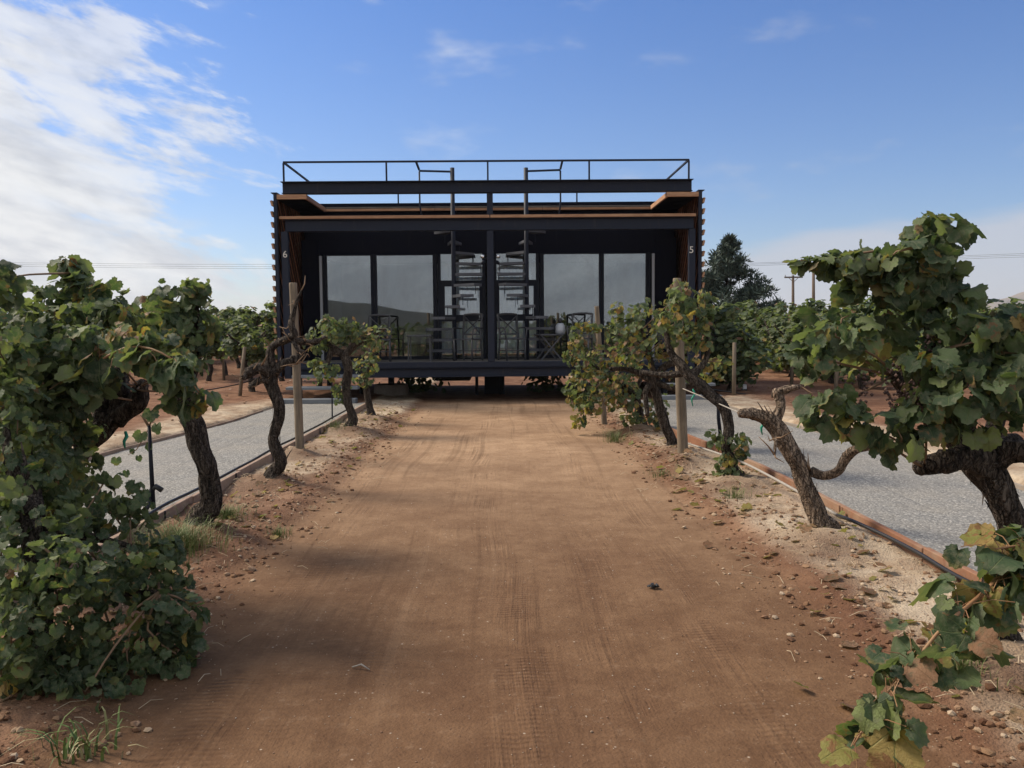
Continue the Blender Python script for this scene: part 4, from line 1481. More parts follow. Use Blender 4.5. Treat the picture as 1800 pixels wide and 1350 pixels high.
# terrace furniture
def chair(px, rz, label):
    q = at(px, 630, 16.98)
    root = empty('cross_back_chair', (q.x, q.y, ZD))
    tag(root, label, 'chair', 'cross-back chairs on the cabin deck')
    M = Matrix.Translation((q.x, q.y, ZD)) @ Matrix.Rotation(rz, 4, 'Z')     # faces -Y

    def p(*a):
        return M @ Vector(a)
    mb = MB()
    mb.box(-0.22, 0.22, -0.22, 0.20, 0.425, 0.45, 0.008, M)
    mb.build('seat', M_CHAIR, root)
    for sx in (-1, 1):
        MB().tube([p(sx * 0.20, -0.20, 0.0), p(sx * 0.20, -0.20, 0.424)], 0.020, 8).build('leg', M_CHAIR, root, True)
        MB().tube([p(sx * 0.215, 0.26, 0.0), p(sx * 0.205, 0.20, 0.43), p(sx * 0.20, 0.24, 0.70), p(sx * 0.21, 0.29, 0.94)], 0.020, 8, step=0.06).build('leg', M_CHAIR, root, True)
        MB().tube([p(sx * 0.235, 0.22, 0.66), p(sx * 0.25, -0.06, 0.67), p(sx * 0.235, -0.20, 0.64), p(sx * 0.21, -0.20, 0.43)], 0.015, 8, step=0.06).build('armrest', M_CHAIR, root, True)
    MB().tube([p(-0.21, 0.29, 0.94), p(0, 0.31, 0.955), p(0.21, 0.29, 0.94)], 0.022, 8, step=0.05).bar(p(-0.19, 0.28, 0.90), p(0.19, 0.22, 0.55), 0.045, 0.014).bar(p(0.19, 0.282, 0.90), p(-0.19, 0.222, 0.55), 0.045, 0.014).bar(p(-0.20, 0.215, 0.535), p(0.20, 0.215, 0.535), 0.03).build('backrest', M_CHAIR, root)
    MB().bar(p(-0.20, -0.20, 0.2), p(-0.205, 0.23, 0.2), 0.02).bar(p(0.20, -0.20, 0.2), p(0.205, 0.23, 0.2), 0.02).bar(p(-0.20, 0.02, 0.201), p(0.20, 0.02, 0.201), 0.02).build('stretcher', M_CHAIR, root)
    return root


chair(668, R(8), 'black cross-back chair at the far left of the deck by the big windows')
chair(822, R(-24), 'black cross-back chair just left of the central column')
chair(901, R(20), 'black cross-back chair just right of the central column')
chair(1020, R(-15), 'black cross-back chair on the right half of the deck beside the leaning post')
for px, rz, folding, lab in ((739, 0.0, False, 'small black square side table on the left half of the deck'), (965, 0.2, True, 'small black table with crossed legs on the right half of the deck')):
    q = at(px, 630, 17.0)
    root = empty('side_table', (q.x, q.y, ZD))
    tag(root, lab, 'table', 'side tables on the cabin deck')
    M = Matrix.Translation((q.x, q.y, ZD)) @ Matrix.Rotation(rz, 4, 'Z')
    MB().box(-0.25, 0.25, -0.25, 0.25, 0.50, 0.53, 0.006, M).build('table_top', M_CHAIR, root)
    for sx in (-1, 1):
        for sy in (-1, 1):
            a = M @ Vector((sx * 0.22, sy * 0.21, 0))
            b = M @ Vector(((-sx if folding else sx) * (0.20 if folding else 0.215), sy * 0.21 + (0.02 * sx if folding else 0), 0.499))
            MB().bar(a, b, 0.026).build('leg', M_CHAIR, root)
q = at(985, 590, 17.0)
v_ = MB().tube([(q.x, 17.0, ZD + 0.531), (q.x, 17.0, ZD + 0.60), (q.x, 17.0, ZD + 0.68), (q.x, 17.0, ZD + 0.75)], [0.09, 0.11, 0.10, 0.06], 16, step=0.02)
o = v_.build('table_jar', M_JAMB, None, True)  # pale container with a dark rounded top, not a lamp
kn = MB().tube([(q.x, 17.0, ZD + 0.75), (q.x, 17.0, ZD + 0.78), (q.x, 17.0, ZD + 0.82), (q.x, 17.0, ZD + 0.85)], [0.02, 0.045, 0.045, 0.015], 12)
me_ = o.data
tag(o, 'rounded grey lantern with a dark knob on the small deck table', 'jar')
ORIGIN[o.name] = (0, 0, 0)
kn.build('lid_knob', M_BLACK, o, True)

# ------------------------------------------------------------------ posts, stakes, hoses
POSTS = []


def vineyard_post(base, top, Y0, Y1, r0, r1, label, seed):
    rs = random.Random(seed)
    b = at(*base, Y0)
    t = at(*top, Y1)
    z0 = hz(b.x, b.y)
    b = Vector((b.x, b.y, z0 - 0.1))
    mb = MB()
    mb.tube([b, b.lerp(t, 0.3), b.lerp(t, 0.65), t - Vector((0, 0, 0.01)), t], [r0, r0 * 0.98, (r0 + r1) / 2, r1, r1 * 0.9], 18, 0.03, rs, 0.08, ridge=0.012)
    o = mb.build('vineyard_post', M_POST, None, True)
    tag(o, label, 'post', 'round timber vineyard posts by the driveway')
    return o


vineyard_post((528, 806), (515, 497), 9.35, 9.35, 0.048, 0.043, 'round weathered timber post standing behind the leafless vine on the left verge', 1)
vineyard_post((1201, 820), (1190, 489), 8.75, 8.75, 0.055, 0.043, 'round weathered timber post rising out of the browning vine on the right verge', 2)
vineyard_post((1063, 748), (1049, 538), 12.4, 12.4, 0.043, 0.034, 'thin leaning grey post with a rounded top in front of the right windows', 3)

# riser stake with a tied hose in the left path
b = ground(270, 893, 0.09)
sk = empty('irrigation_stake', (b.x, b.y, 0.09))
tag(sk, 'slim black stake with a tied hose and small vine shoot in the left path', 'stake')
Yk = b.y
t_ = at(262, 748, Yk)
MB().tube([(b.x, b.y, 0.0), t_], [0.020, 0.014], 8).build('rod', M_STEEL_BLACK, sk, True)
MB().tube([at(285, 862, Yk), at(274, 855, Yk), at(262, 870, Yk), at(258, 892, Yk - .1), at(240, 905, Yk - .15)], 0.022, 8, step=0.03).build('hose_knot', M_BLACK, sk, True)
MB().tube([at(262, 750, Yk), at(252, 735, Yk), at(246, 728, Yk)], [0.012, 0.008, 0.006], 6).tube([at(262, 750, Yk), at(268, 735, Yk), at(270, 728, Yk)], [0.008, 0.006, 0.004], 6).tube([at(262, 752, Yk), at(240, 790, Yk), at(225, 800, Yk)], [0.005, 0.004, 0.002], 5, step=0.05).build('shoot', M_CANE, sk, True)
for i, (px, py, s_) in enumerate(((266, 730, .11), (276, 755, .09), (250, 770, .10), (263, 790, .07), (232, 800, .05), (243, 812, .05), (205, 815, .07), (222, 838, .06))):
    o = bpy.data.objects.new('leaf', LEAF['hi', 'green'][i % 7])
    COL.objects.link(o)
    o.parent = sk
    rnd = random.Random(i)
    o.matrix_local = Matrix.Translation(-Vector(ORIGIN[sk.name])) @ leaf_matrix(at(px, py - 12, Yk), Vector((rnd.uniform(-.5, .5), -1, rnd.uniform(0, .6))), Vector((rnd.uniform(-.4, .4), 0, -1)), s_)

b = ground(584, 737, 0.09)
o = MB().tube([(b.x, b.y, 0.0), at(583, 640, b.y)], 0.012, 6).build('vine_stake', M_STEEL_BLACK)
tag(o, 'thin dark rod standing by the left kerb in front of the steps', 'stake')
b = ground(1268, 800, 0.05)
o = MB().tube([(b.x + .02, b.y, 0.0), at(1263, 735, b.y), at(1262, 700, b.y)], [0.022, 0.020, 0.016], 8).build('vine_stake', M_STEEL_BLACK, None, True)
tag(o, 'dark stake strapped against the diagonal vine on the right verge', 'stake')


def hose(pts, r, label, m=None, cat='hose', name='drip_hose', seg=8):
    o = MB().tube(pts, r, seg, step=0.08).build(name, m or M_BLACK, None, True)
    return tag(o, label, cat)


rs = random.Random(3)
hose([(-KERB - 0.055 + rs.uniform(-.012, .012), y, GRAV + 0.045 + rs.uniform(0, .012)) for y in np.arange(4.6, 14.4, 0.55)], 0.013, 'black drip hose lying in the gravel along the left kerb')
hose([at(1170, 765, 10.3), at(1205, 778, 9.2), at(1262, 797, 8.2), at(1310, 815, 7.4), at(1395, 860, 6.4), at(1470, 905, 5.75)] , 0.011, 'pale rope slung low between the vines on the right verge', M_ROPE, 'rope', 'rope')
hose([at(1472, 906, 5.72), (2.36, 5.5, 0.135), (2.43, 5.15, 0.115), (KERB - 0.045, 4.8, 0.105)] + [(KERB - 0.04, y, 0.095 + 0.01 * math.sin(y * 7)) for y in (4.4, 3.8, 3.0, 2.2)], 0.013, 'black drip hose hanging against the rusted right kerb')
hose([at(1200, 683, 8.7), at(1255, 706, 7.9), at(1305, 727, 6.6), at(1330, 730, 6.0)], 0.006, 'thin pale tie rope from the right post to the leaning bare vine', M_ROPE, 'rope', 'rope', 6)
hose([at(1248, 684, 16), at(1290, 690, 16), at(1340, 697, 16), at(1400, 708, 16), at(1460, 722, 16)], 0.012, 'black drip line strung beyond the right gravel path')
hose([at(300, 690, 16), at(360, 686, 17), at(420, 675, 17.6), at(450, 665, 18.2)], 0.012, 'black drip line strung beyond the left gravel path')
for (px, py, Y, lab) in ((1218, 688, 8.5, 'green plastic tie on the rope beside the right post'), (1340, 738, 5.95, 'green plastic tie on the leaning bare vine'), (220, 762, 4.8, 'green plastic tie dangling under the knuckled vine head')):
    o = MB().tube([at(px, py - 4, Y), at(px + 3, py + 5, Y), at(px - 2, py + 14, Y - .02), at(px, py + 26, Y)], [0.008, 0.011, 0.009, 0.004], 6, step=0.02).build('plant_tie', M_GREEN_TAPE, None, True)
    tag(o, lab, 'tie')
q = at(1308, 712, 16.9)
wl = MB().box(q.x - 0.045, q.x + 0.045, q.y - 0.045, q.y + 0.045, 0.0, 0.13, 0.01).build('marker_post', M_WHITE)
tag(wl, 'short white marker post with a dark band beyond the right gravel path', 'marker')
ORIGIN[wl.name] = (0, 0, 0)
MB().box(q.x - 0.047, q.x + 0.047, q.y - 0.047, q.y + 0.047, 0.131, 0.17, 0.005).build('band', M_BLACK, wl)
MB().box(q.x - 0.042, q.x + 0.042, q.y - 0.042, q.y + 0.042, 0.171, 0.27, 0.01).build('cap', M_WHITE, wl)

# ------------------------------------------------------------------ the old vines beside the driveway
DRY = (0.50, 0.22, 0.28)
HALF = (0.74, 0.15, 0.11)
GRN = (0.93, 0.04, 0.03)
# right, nearest
make_vine('big old vine with large leaves and dried bunches at the right edge', None,
          [(1758, 1188, 3.46, .075), (1742, 1090, 3.46, .062), (1762, 1000, 3.5, .060), (1778, 930, 3.5, .060), (1757, 870, 3.5, .064), (1738, 830, 3.5, .075), (1720, 800, 3.5, .085)],
          [[(1740, 815, 3.5, .08), (1700, 800, 3.45, .075), (1660, 815, 3.4, .055), (1625, 822, 3.4, .040)],
           [(1720, 800, 3.5, .06), (1670, 770, 3.55, .045), (1610, 710, 3.6, .035), (1570, 660, 3.6, .028)],
           [(1720, 800, 3.5, .06), (1680, 720, 3.5, .04), (1640, 620, 3.5, .025), (1630, 520, 3.5, .015), (1640, 430, 3.5, .008)],
           [(1730, 805, 3.5, .075), (1770, 790, 3.45, .065), (1810, 795, 3.4, .055)],
           [(1730, 800, 3.5, .05), (1760, 720, 3.6, .035), (1790, 640, 3.6, .02)]],
          [(1640, 405, 3.5, 48, 28, 26), (1630, 445, 3.5, 52, 32, 26), (1640, 490, 3.5, 38, 30, 16), (1408, 458, 3.55, 12, 5, 3, .075), (1446, 458, 3.55, 30, 10, 9, .085), (1498, 460, 3.5, 40, 26, 18), (1556, 462, 3.5, 36, 30, 18),
           (1600, 500, 3.5, 50, 36, 18), (1535, 505, 3.55, 46, 30, 18), (1590, 560, 3.6, 60, 40, 20), (1688, 520, 3.5, 26, 22, 9), (1480, 560, 3.6, 42, 20, 9), (1470, 592, 3.4, 46, 24, 12), (1428, 622, 3.4, 34, 36, 14),
           (1462, 712, 3.3, 48, 30, 15), (1500, 740, 3.3, 34, 32, 11), (1560, 625, 3.6, 60, 36, 12, None, HALF), (1700, 590, 3.4, 70, 42, 26), (1762, 585, 3.4, 52, 50, 24), (1795, 545, 3.5, 26, 20, 7), (1640, 640, 3.35, 44, 38, 16),
           (1620, 720, 3.3, 44, 44, 18), (1585, 770, 3.25, 34, 32, 11), (1700, 680, 3.3, 70, 52, 28), (1782, 680, 3.3, 60, 60, 26), (1700, 742, 3.3, 54, 26, 14), (1800, 620, 3.3, 60, 60, 20)],
          [([(1830, 955, 2.95), (1770, 1005, 2.85), (1720, 1050, 2.75), (1660, 1100, 2.65), (1610, 1160, 2.6), (1550, 1230, 2.55), (1500, 1310, 2.5)], 92, 0.048, 0.122, (0.78, .20, .02)),
           ([(1830, 960, 2.9), (1790, 960, 2.85), (1750, 965, 2.8)], 24, 0.055, 0.125, (0.72, .28, 0))],  # extra yellow leaves on both shoots stand in for sunlit green ones
          1, 0.105, GRN, bunches=((1570, 640, 3.4, .2, 0), (1600, 655, 3.35, .2, 0), (1635, 590, 3.4, .15, 0), (1615, 690, 3.3, .12, 0), (1520, 650, 3.4, .18, 0)))
# right, leaning and bare
make_vine('leaning leafless vine with peeling pale bark on the right verge', None,
          [(1455, 965, 5.56, .085), (1440, 915, 5.58, .070), (1415, 850, 5.62, .068), (1392, 795, 5.65, .066), (1368, 755, 5.68, .064), (1345, 731, 5.7, .060)],
          [[(1352, 736, 5.7, .055), (1325, 730, 5.7, .045), (1300, 728, 5.68, .030)],
           [(1360, 745, 5.7, .045), (1372, 715, 5.7, .038), (1368, 692, 5.72, .040), (1388, 684, 5.7, .032), (1408, 680, 5.68, .016)],
           [(1425, 828, 5.62, .040), (1448, 836, 5.6, .036), (1472, 828, 5.55, .036), (1488, 804, 5.5, .034), (1520, 784, 5.3, .036), (1560, 780, 5.1, .030)],
           [(1362, 790, 5.6, .012), (1364, 770, 5.55, .016), (1362, 800, 5.5, .006)]],
          (), (), 2, bark=M_BARK_PALE, twigs=14)
# right, diagonal trunk
make_vine('diagonal grapevine with a leafy collar of suckers round its foot', None,
          [(1298, 862, 7.66, .075), (1292, 835, 7.7, .062), (1277, 790, 7.7, .058), (1281, 745, 7.72, .056), (1268, 712, 7.75, .058), (1240, 686, 7.8, .062), (1215, 662, 7.85, .055), (1196, 640, 7.9, .05)],
          [[(1200, 645, 7.9, .05), (1180, 620, 7.95, .035), (1170, 580, 8.0, .025)], [(1215, 660, 7.85, .045), (1240, 635, 7.9, .03), (1245, 590, 7.9, .02)], [(1210, 655, 7.9, .04), (1170, 660, 8.0, .035), (1130, 655, 8.1, .03)]],
          [(1200, 560, 7.9, 48, 36, 52), (1198, 515, 7.9, 22, 26, 22), (1230, 585, 7.9, 24, 30, 26), (1240, 535, 8.0, 13, 26, 16), (1240, 650, 8.0, 26, 22, 14, .085, (0.3, .6, .1)), (1270, 640, 8.0, 14, 26, 9, .085, (0.4, .5, .1)),
           (1258, 770, 7.6, 10, 14, 9, .075), (1302, 780, 7.6, 14, 22, 22, .075), (1282, 812, 7.6, 22, 18, 20, .075), (1268, 832, 7.6, 12, 10, 8, .07)],
          (), 3, 0.092, HALF)
make_vine('browning grapevine with tangled old arms behind the right post', None,
          [(1182, 803, 9.6, .080), (1179, 770, 9.6, .066), (1165, 735, 9.6, .066), (1156, 702, 9.6, .064), (1150, 680, 9.6, .064), (1146, 660, 9.6, .06)],
          [[(1148, 668, 9.6, .05), (1110, 650, 9.6, .036), (1075, 648, 9.5, .028)], [(1150, 660, 9.6, .05), (1180, 640, 9.5, .042), (1215, 650, 9.4, .03)], [(1150, 670, 9.6, .045), (1135, 690, 9.55, .035), (1138, 730, 9.5, .025)],
           [(1150, 660, 9.6, .045), (1140, 620, 9.6, .03), (1128, 580, 9.6, .02)], [(1150, 672, 9.6, .04), (1190, 682, 9.4, .035), (1225, 672, 9.3, .03)]],
          [(1130, 560, 9.6, 42, 32, 46), (1172, 590, 9.5, 38, 34, 40), (1090, 590, 9.6, 20, 42, 30), (1085, 548, 9.6, 11, 20, 12), (1184, 525, 9.5, 16, 28, 18), (1130, 622, 9.5, 52, 20, 36, None, DRY), (1205, 610, 9.4, 30, 22, 22, None, DRY), (1190, 660, 9.4, 30, 16, 8, None, DRY)],
          (), 4, 0.088, HALF, bunches=((1158, 578, 9.3, .16, 1), (1164, 585, 9.3, .14, 1)))
make_vine('low sprawling grapevine with yellowed leaves hanging over the driveway edge', None,
          [(1130, 763, 11.6, .085), (1126, 735, 11.6, .066), (1118, 702, 11.6, .06), (1105, 680, 11.6, .05)],
          [[(1110, 690, 11.6, .045), (1070, 660, 11.5, .03), (1040, 640, 11.4, .02)], [(1112, 690, 11.6, .04), (1130, 660, 11.5, .03)]],
          [(1040, 630, 11.4, 38, 26, 50), (1052, 680, 11.3, 44, 38, 84), (1092, 690, 11.3, 38, 34, 50, None, DRY), (1032, 712, 11.2, 20, 24, 32), (1017, 738, 11.2, 12, 14, 12), (1016, 590, 11.4, 14, 24, 22), (1040, 572, 11.4, 20, 9, 12), (1002, 622, 11.5, 16, 12, 14),
           (1152, 722, 11.2, 20, 32, 34), (1100, 645, 11.4, 40, 22, 36, None, DRY), (1085, 672, 11.0, 8, 24, 12, .07, (0.0, .2, .8)), (1010, 680, 11.5, 18, 34, 30), (1110, 735, 11.4, 22, 14, 16)],
          (), 5, 0.090, (0.62, .24, .14))
# left, nearest low bush
make_vine('low dark bushy vine spilling onto the ground at the left edge', None,
          [(60, 1235, 3.3, .07), (70, 1100, 3.4, .06), (60, 950, 3.5, .055), (40, 820, 3.6, .05)],
          [[(60, 950, 3.5, .04), (140, 940, 3.6, .025), (230, 960, 3.7, .012)], [(60, 900, 3.5, .04), (20, 820, 3.6, .025), (10, 740, 3.7, .012)], [(62, 1000, 3.5, .035), (160, 1040, 3.6, .02), (280, 1040, 3.6, .01)]],
          [(60, 950, 3.5, 100, 80, 130), (170, 985, 3.6, 110, 64, 130), (268, 1010, 3.7, 62, 62, 90), (80, 1080, 3.4, 120, 84, 150), (205, 1100, 3.5, 105, 66, 130), (300, 1085, 3.6, 46, 56, 60), (120, 1185, 3.3, 90, 52, 80), (40, 1190, 3.3, 70, 54, 56),
           (10, 850, 3.6, 70, 60, 80, .075, (1, 0, 0)), (30, 770, 3.7, 56, 62, 90, .07, (.93, .07, 0)), (90, 840, 3.7, 46, 50, 60, .07, (.95, .05, 0)), (20, 700, 3.8, 40, 40, 46, .07), (150, 900, 3.7, 60, 34, 44), (310, 1150, 3.5, 36, 40, 34), (330, 1100, 3.55, 24, 50, 26), (100, 1010, 3.2, 90, 70, 60), (20, 1130, 3.15, 60, 70, 60), (0, 1000, 3.4, 80, 100, 90), (200, 905, 3.8, 70, 30, 34), (235, 880, 3.9, 30, 34, 22), (290, 970, 3.75, 30, 30, 24), (185, 845, 3.9, 24, 22, 12), (150, 1215, 3.2, 70, 24, 24), (225, 1170, 3.4, 70, 36, 30)],
          (), 6, 0.070, (0.97, .02, .01), loose=0.62)
# left, knuckled dark head
make_vine('tall grapevine with a dark knuckled head and drooping big leaves behind the low bush', None,
          [(100, 1010, 5.0, .075), (88, 930, 4.95, .06), (110, 850, 4.9, .055), (145, 795, 4.85, .055), (175, 755, 4.8, .075), (195, 728, 4.8, .085)],
          [[(185, 745, 4.8, .08), (180, 700, 4.8, .05), (165, 650, 4.8, .035), (150, 560, 4.8, .02), (135, 480, 4.8, .01)], [(200, 735, 4.8, .08), (215, 690, 4.8, .05), (208, 655, 4.8, .04)], [(205, 735, 4.8, .075), (240, 705, 4.75, .055), (245, 680, 4.75, .045)],
           [(150, 790, 4.85, .04), (120, 760, 4.8, .03), (70, 720, 4.7, .02)], [(145, 795, 4.85, .03), (150, 775, 4.8, .035), (140, 762, 4.75, .02)]],
          [(120, 470, 4.8, 17, 20, 12), (140, 505, 4.8, 26, 32, 20), (178, 515, 4.8, 28, 34, 22), (60, 525, 4.7, 42, 26, 22), (95, 560, 4.6, 66, 36, 36), (190, 570, 4.8, 36, 34, 20, None, HALF), (30, 590, 4.4, 52, 50, 38), (150, 605, 4.4, 76, 32, 30, .12),
           (215, 590, 4.3, 42, 26, 16, .13, HALF), (60, 650, 4.3, 64, 46, 36, .11), (150, 660, 4.3, 56, 40, 26, .115), (260, 612, 4.2, 44, 26, 18, .135), (305, 640, 4.1, 30, 26, 12, .13), (322, 690, 4.2, 34, 24, 12, .11), (100, 720, 4.4, 56, 40, 26), (110, 790, 4.5, 56, 50, 34), (110, 855, 4.6, 54, 34, 26),
           (0, 490, 4.2, 24, 36, 16), (0, 620, 4.0, 44, 60, 26), (140, 745, 4.5, 40, 24, 14), (100, 610, 4.3, 70, 50, 40), (20, 680, 4.2, 46, 60, 40), (70, 770, 4.3, 60, 50, 44), (160, 560, 4.6, 50, 40, 30), (110, 690, 4.3, 50, 30, 26), (50, 830, 4.5, 60, 60, 40), (215, 545, 4.9, 24, 24, 14), (130, 830, 4.5, 40, 40, 24), (245, 570, 5.0, 30, 30, 18, None, HALF)],
          [([(100, 690, 4.3), (150, 650, 4.2), (230, 610, 4.1), (300, 630, 4.05), (350, 690, 4.1)], 20, 0.05, 0.135, (0.85, .12, .03))],
          7, 0.100, (0.94, .03, .03))
make_vine('upright grapevine with a curved dark trunk beside the left kerb', None,
          [(350, 948, 5.8, .092), (372, 885, 5.8, .078), (364, 830, 5.8, .076), (347, 770, 5.8, .076), (332, 725, 5.8, .080), (322, 690, 5.8, .075)],
          [[(325, 700, 5.8, .06), (300, 640, 5.8, .04), (290, 560, 5.8, .02)], [(325, 690, 5.8, .055), (345, 620, 5.8, .035), (345, 520, 5.8, .012)]],
          [(300, 545, 5.8, 52, 42, 62), (342, 507, 5.8, 22, 22, 22), (268, 575, 5.8, 42, 36, 36), (340, 575, 5.8, 34, 46, 46), (262, 625, 5.8, 36, 26, 20), (325, 635, 5.8, 40, 30, 30), (300, 600, 5.6, 50, 40, 32)],
          (), 8, 0.108, (0.95, .03, .02))
make_vine('leafless gnarled grey vine in front of the left post', None,
          [(480, 858, 7.66, .072), (493, 812, 7.66, .058), (480, 770, 7.66, .056), (491, 728, 7.66, .058), (482, 690, 7.66, .062), (474, 662, 7.66, .075)],
          [[(474, 660, 7.66, .07), (458, 648, 7.6, .060), (440, 655, 7.55, .050), (428, 662, 7.5, .03)], [(478, 668, 7.66, .05), (458, 668, 7.6, .04), (440, 680, 7.55, .03)], [(476, 650, 7.66, .055), (476, 618, 7.66, .045), (486, 606, 7.66, .04), (505, 596, 7.66, .038), (518, 588, 7.66, .036), (512, 570, 7.66, .03), (518, 540, 7.66, .022), (526, 520, 7.66, .014), (530, 510, 7.66, .008)],
           [(480, 655, 7.66, .06), (500, 640, 7.66, .045), (518, 632, 7.7, .04), (532, 622, 7.75, .04)], [(512, 598, 7.66, .03), (535, 602, 7.7, .03), (556, 600, 7.75, .026), (572, 592, 7.8, .016)], [(516, 600, 7.66, .02), (524, 618, 7.6, .018), (520, 640, 7.55, .012)]],
          (), (), 9, twigs=64)
make_vine('small leafy grapevine with an hourglass trunk just before the left steps', None,
          [(617, 763, 11.6, .085), (621, 738, 11.6, .072), (611, 702, 11.6, .066), (609, 672, 11.6, .066), (612, 645, 11.6, .070), (603, 622, 11.6, .075)],
          [[(603, 622, 11.6, .06), (585, 618, 11.6, .05), (576, 640, 11.55, .03)], [(606, 625, 11.6, .06), (625, 606, 11.6, .045), (650, 592, 11.6, .03), (678, 578, 11.6, .014)], [(600, 620, 11.6, .04), (570, 600, 11.6, .03)]],
          [(580, 582, 11.6, 32, 22, 56), (612, 570, 11.6, 18, 16, 24), (642, 588, 11.6, 22, 18, 26, None, HALF), (560, 605, 11.6, 17, 14, 18), (574, 652, 11.6, 26, 18, 30), (600, 690, 11.7, 15, 20, 22), (660, 600, 11.5, 20, 14, 12, None, HALF), (550, 598, 11.6, 13, 10, 8, None, DRY), (575, 560, 11.6, 8, 10, 8), (675, 578, 11.6, 14, 7, 8), (556, 635, 11.6, 10, 10, 10)],
          (), 10, 0.088, (0.84, .08, .08))
make_vine('short thin trunked grapevine at the edge of the cabin shadow on the left', None,
          [(653, 743, 13.1, .075), (650, 715, 13.1, .06), (645, 688, 13.1, .056), (641, 655, 13.1, .05)],
          [[(643, 662, 13.1, .04), (655, 630, 13.1, .03), (660, 600, 13.1, .02)]],
          [(645, 640, 13.0, 22, 18, 32), (655, 608, 13.0, 14, 20, 22), (640, 668, 13.0, 18, 12, 18)],
          (), 11, 0.088, HALF)

# ------------------------------------------------------------------ vineyard rows beyond the paths
rs = random.Random(77)


def crown_mesh(seed, low):
    r_ = random.Random(seed)
    items = []
    clumps = []
    for k in range(15 if not low else 22):
        a = r_.uniform(0, 6.28)
        rr_ = r_.uniform(0, 0.62)
        clumps.append((Vector((rr_ * math.cos(a) * 0.85, rr_ * math.sin(a) * 1.15, r_.uniform(0.95 if not low else 0.40, 1.62))), r_.uniform(0.18, 0.34)))
    for k in range(3):
        a = r_.uniform(0, 6.28)
        clumps.append((Vector((0.3 * math.cos(a), 0.5 * math.sin(a), r_.uniform(1.7, 1.95))), 0.14))
    for c, rad_ in clumps:
        for k in range(int(44 * rad_ / 0.26)):
            q = Vector((r_.gauss(0, 1), r_.gauss(0, 1), r_.gauss(0, 1))).normalized() * (r_.random() ** 0.45)
            p = c + q * rad_
            n = q + Vector((0, 0, 0.45)) + Vector((r_.gauss(0, 1), r_.gauss(0, 1), r_.gauss(0, 1))) * 0.4
            tip = Vector((0, 0, -1)) + q * 0.3 + Vector((r_.gauss(0, 1), r_.gauss(0, 1), 0)) * 0.4
            t_ = r_.random()
            items.append((leaf_matrix(p, n, tip, r_.uniform(0.085, 0.15)), r_.randrange(5), 'green' if t_ < 0.955 else ('yellow' if t_ < 0.985 else 'brown')))
    o = merged_leaves('crown', items, 'lo')
    me = o.data
    bpy.data.objects.remove(o)
    return me


def trunk_mesh(seed):
    r_ = random.Random(seed)
    mb = MB()
    x = y = 0.0
    pts = []
    for i in range(6):
        pts.append((x, y, -0.08 + i * 0.20))
        x += r_.uniform(-.06, .06)
        y += r_.uniform(-.06, .06)
    mb.tube(pts, [0.085, 0.06, 0.055, 0.055, 0.06, 0.07], 10, 0.15, r_, 0.07)
    for k in range(4):
        a = r_.uniform(0, 6.28)
        e = Vector((math.cos(a) * 0.4, math.sin(a) * 0.6, 1.25 + r_.uniform(-.1, .25)))
        mb.tube([pts[-1], (Vector(pts[-1]) + e) / 2 + Vector((0, 0, -0.03)), e], [0.05, 0.035, 0.015], 7, 0.15, r_, 0.08)
    me = bpy.data.meshes.new('trunk')
    me.from_pydata(mb.v, [], mb.f)
    me.polygons.foreach_set('use_smooth', [True] * len(me.polygons))
    me.materials.append(M_BARK)
    me.update()
    return me


CROWNS = [crown_mesh(300 + i, False) for i in range(6)]
LOWCROWNS = [crown_mesh(330 + i, True) for i in range(4)]
TRUNKS = [trunk_mesh(360 + i) for i in range(5)]
ORD = ['first', 'second', 'third', 'fourth', 'fifth', 'sixth', 'seventh']


ORDL = ['nearest', 'second nearest', 'third', 'fourth', 'fifth', 'sixth', 'seventh', 'eighth', 'ninth', 'tenth', 'eleventh', 'twelfth', 'thirteenth', 'fourteenth', 'fifteenth', 'sixteenth', 'seventeenth', 'eighteenth', 'nineteenth', 'twentieth']


def row_vine(x, y, label, group, crowns, scale=1.0):
    z = hz(x, y)
    root = empty('grapevine', (x, y, z))
    tag(root, label, 'grapevine', group)
    rz = rs.choice([0, math.pi]) + rs.uniform(-0.4, 0.4)
    for nm, me in (('crown', rs.choice(crowns)), ('trunk', rs.choice(TRUNKS))):
        o = bpy.data.objects.new(nm, me)
        COL.objects.link(o)
        o.parent = root
        o.rotation_euler = (0, 0, rz)
        if nm == 'crown':
            o.scale = (scale, scale, 0.86 * scale * rs.uniform(0.94, 1.06))
            o['kind'] = 'stuff'
    return root


def in_view(x, y, m=0.9):
    q = Vector((x, y, 1.2)) - CAM
    f_ = q.dot(FWD)
    if f_ < 0.5:
        return False
    u = q.dot(RIGHT) / f_ * F + 900
    mm = m / f_ * F
    if not (-mm < u < 1800 + mm):
        return False
    return True


for i, x in enumerate((-7.75, -10.0, -12.3, -14.6, -17.0)):
    y = 19.0 + 0.4 * i
    k = 0
    while y < 44 - 2.0 * i:
        if in_view(x, y) and not (i == 0 and y < 20.5):
            row_vine(x + rs.uniform(-.12, .12), y + rs.uniform(-.15, .15), '%s leafy grapevine of the %s full row beyond the left gravel path' % (ORDL[k], ORD[i]), '%s vine row left of the cabin' % ORD[i], CROWNS, rs.uniform(0.95, 1.12))
            k += 1
        y += 1.42
for i, x in enumerate((4.75, 7.6, 10.0, 12.4, 14.8)):
    y = 17.0 + 0.3 * i
    k = 0
    while y < 42 - 2.5 * i:
        if in_view(x, y):
            row_vine(x + rs.uniform(-.12, .12), y + rs.uniform(-.15, .15), '%s leafy grapevine of the %s row beyond the right gravel path' % (ORDL[k], ORD[i]), '%s vine row right of the cabin' % ORD[i], LOWCROWNS if i <= 2 else CROWNS, rs.uniform(0.95, 1.15))
            k += 1
        y += 1.42
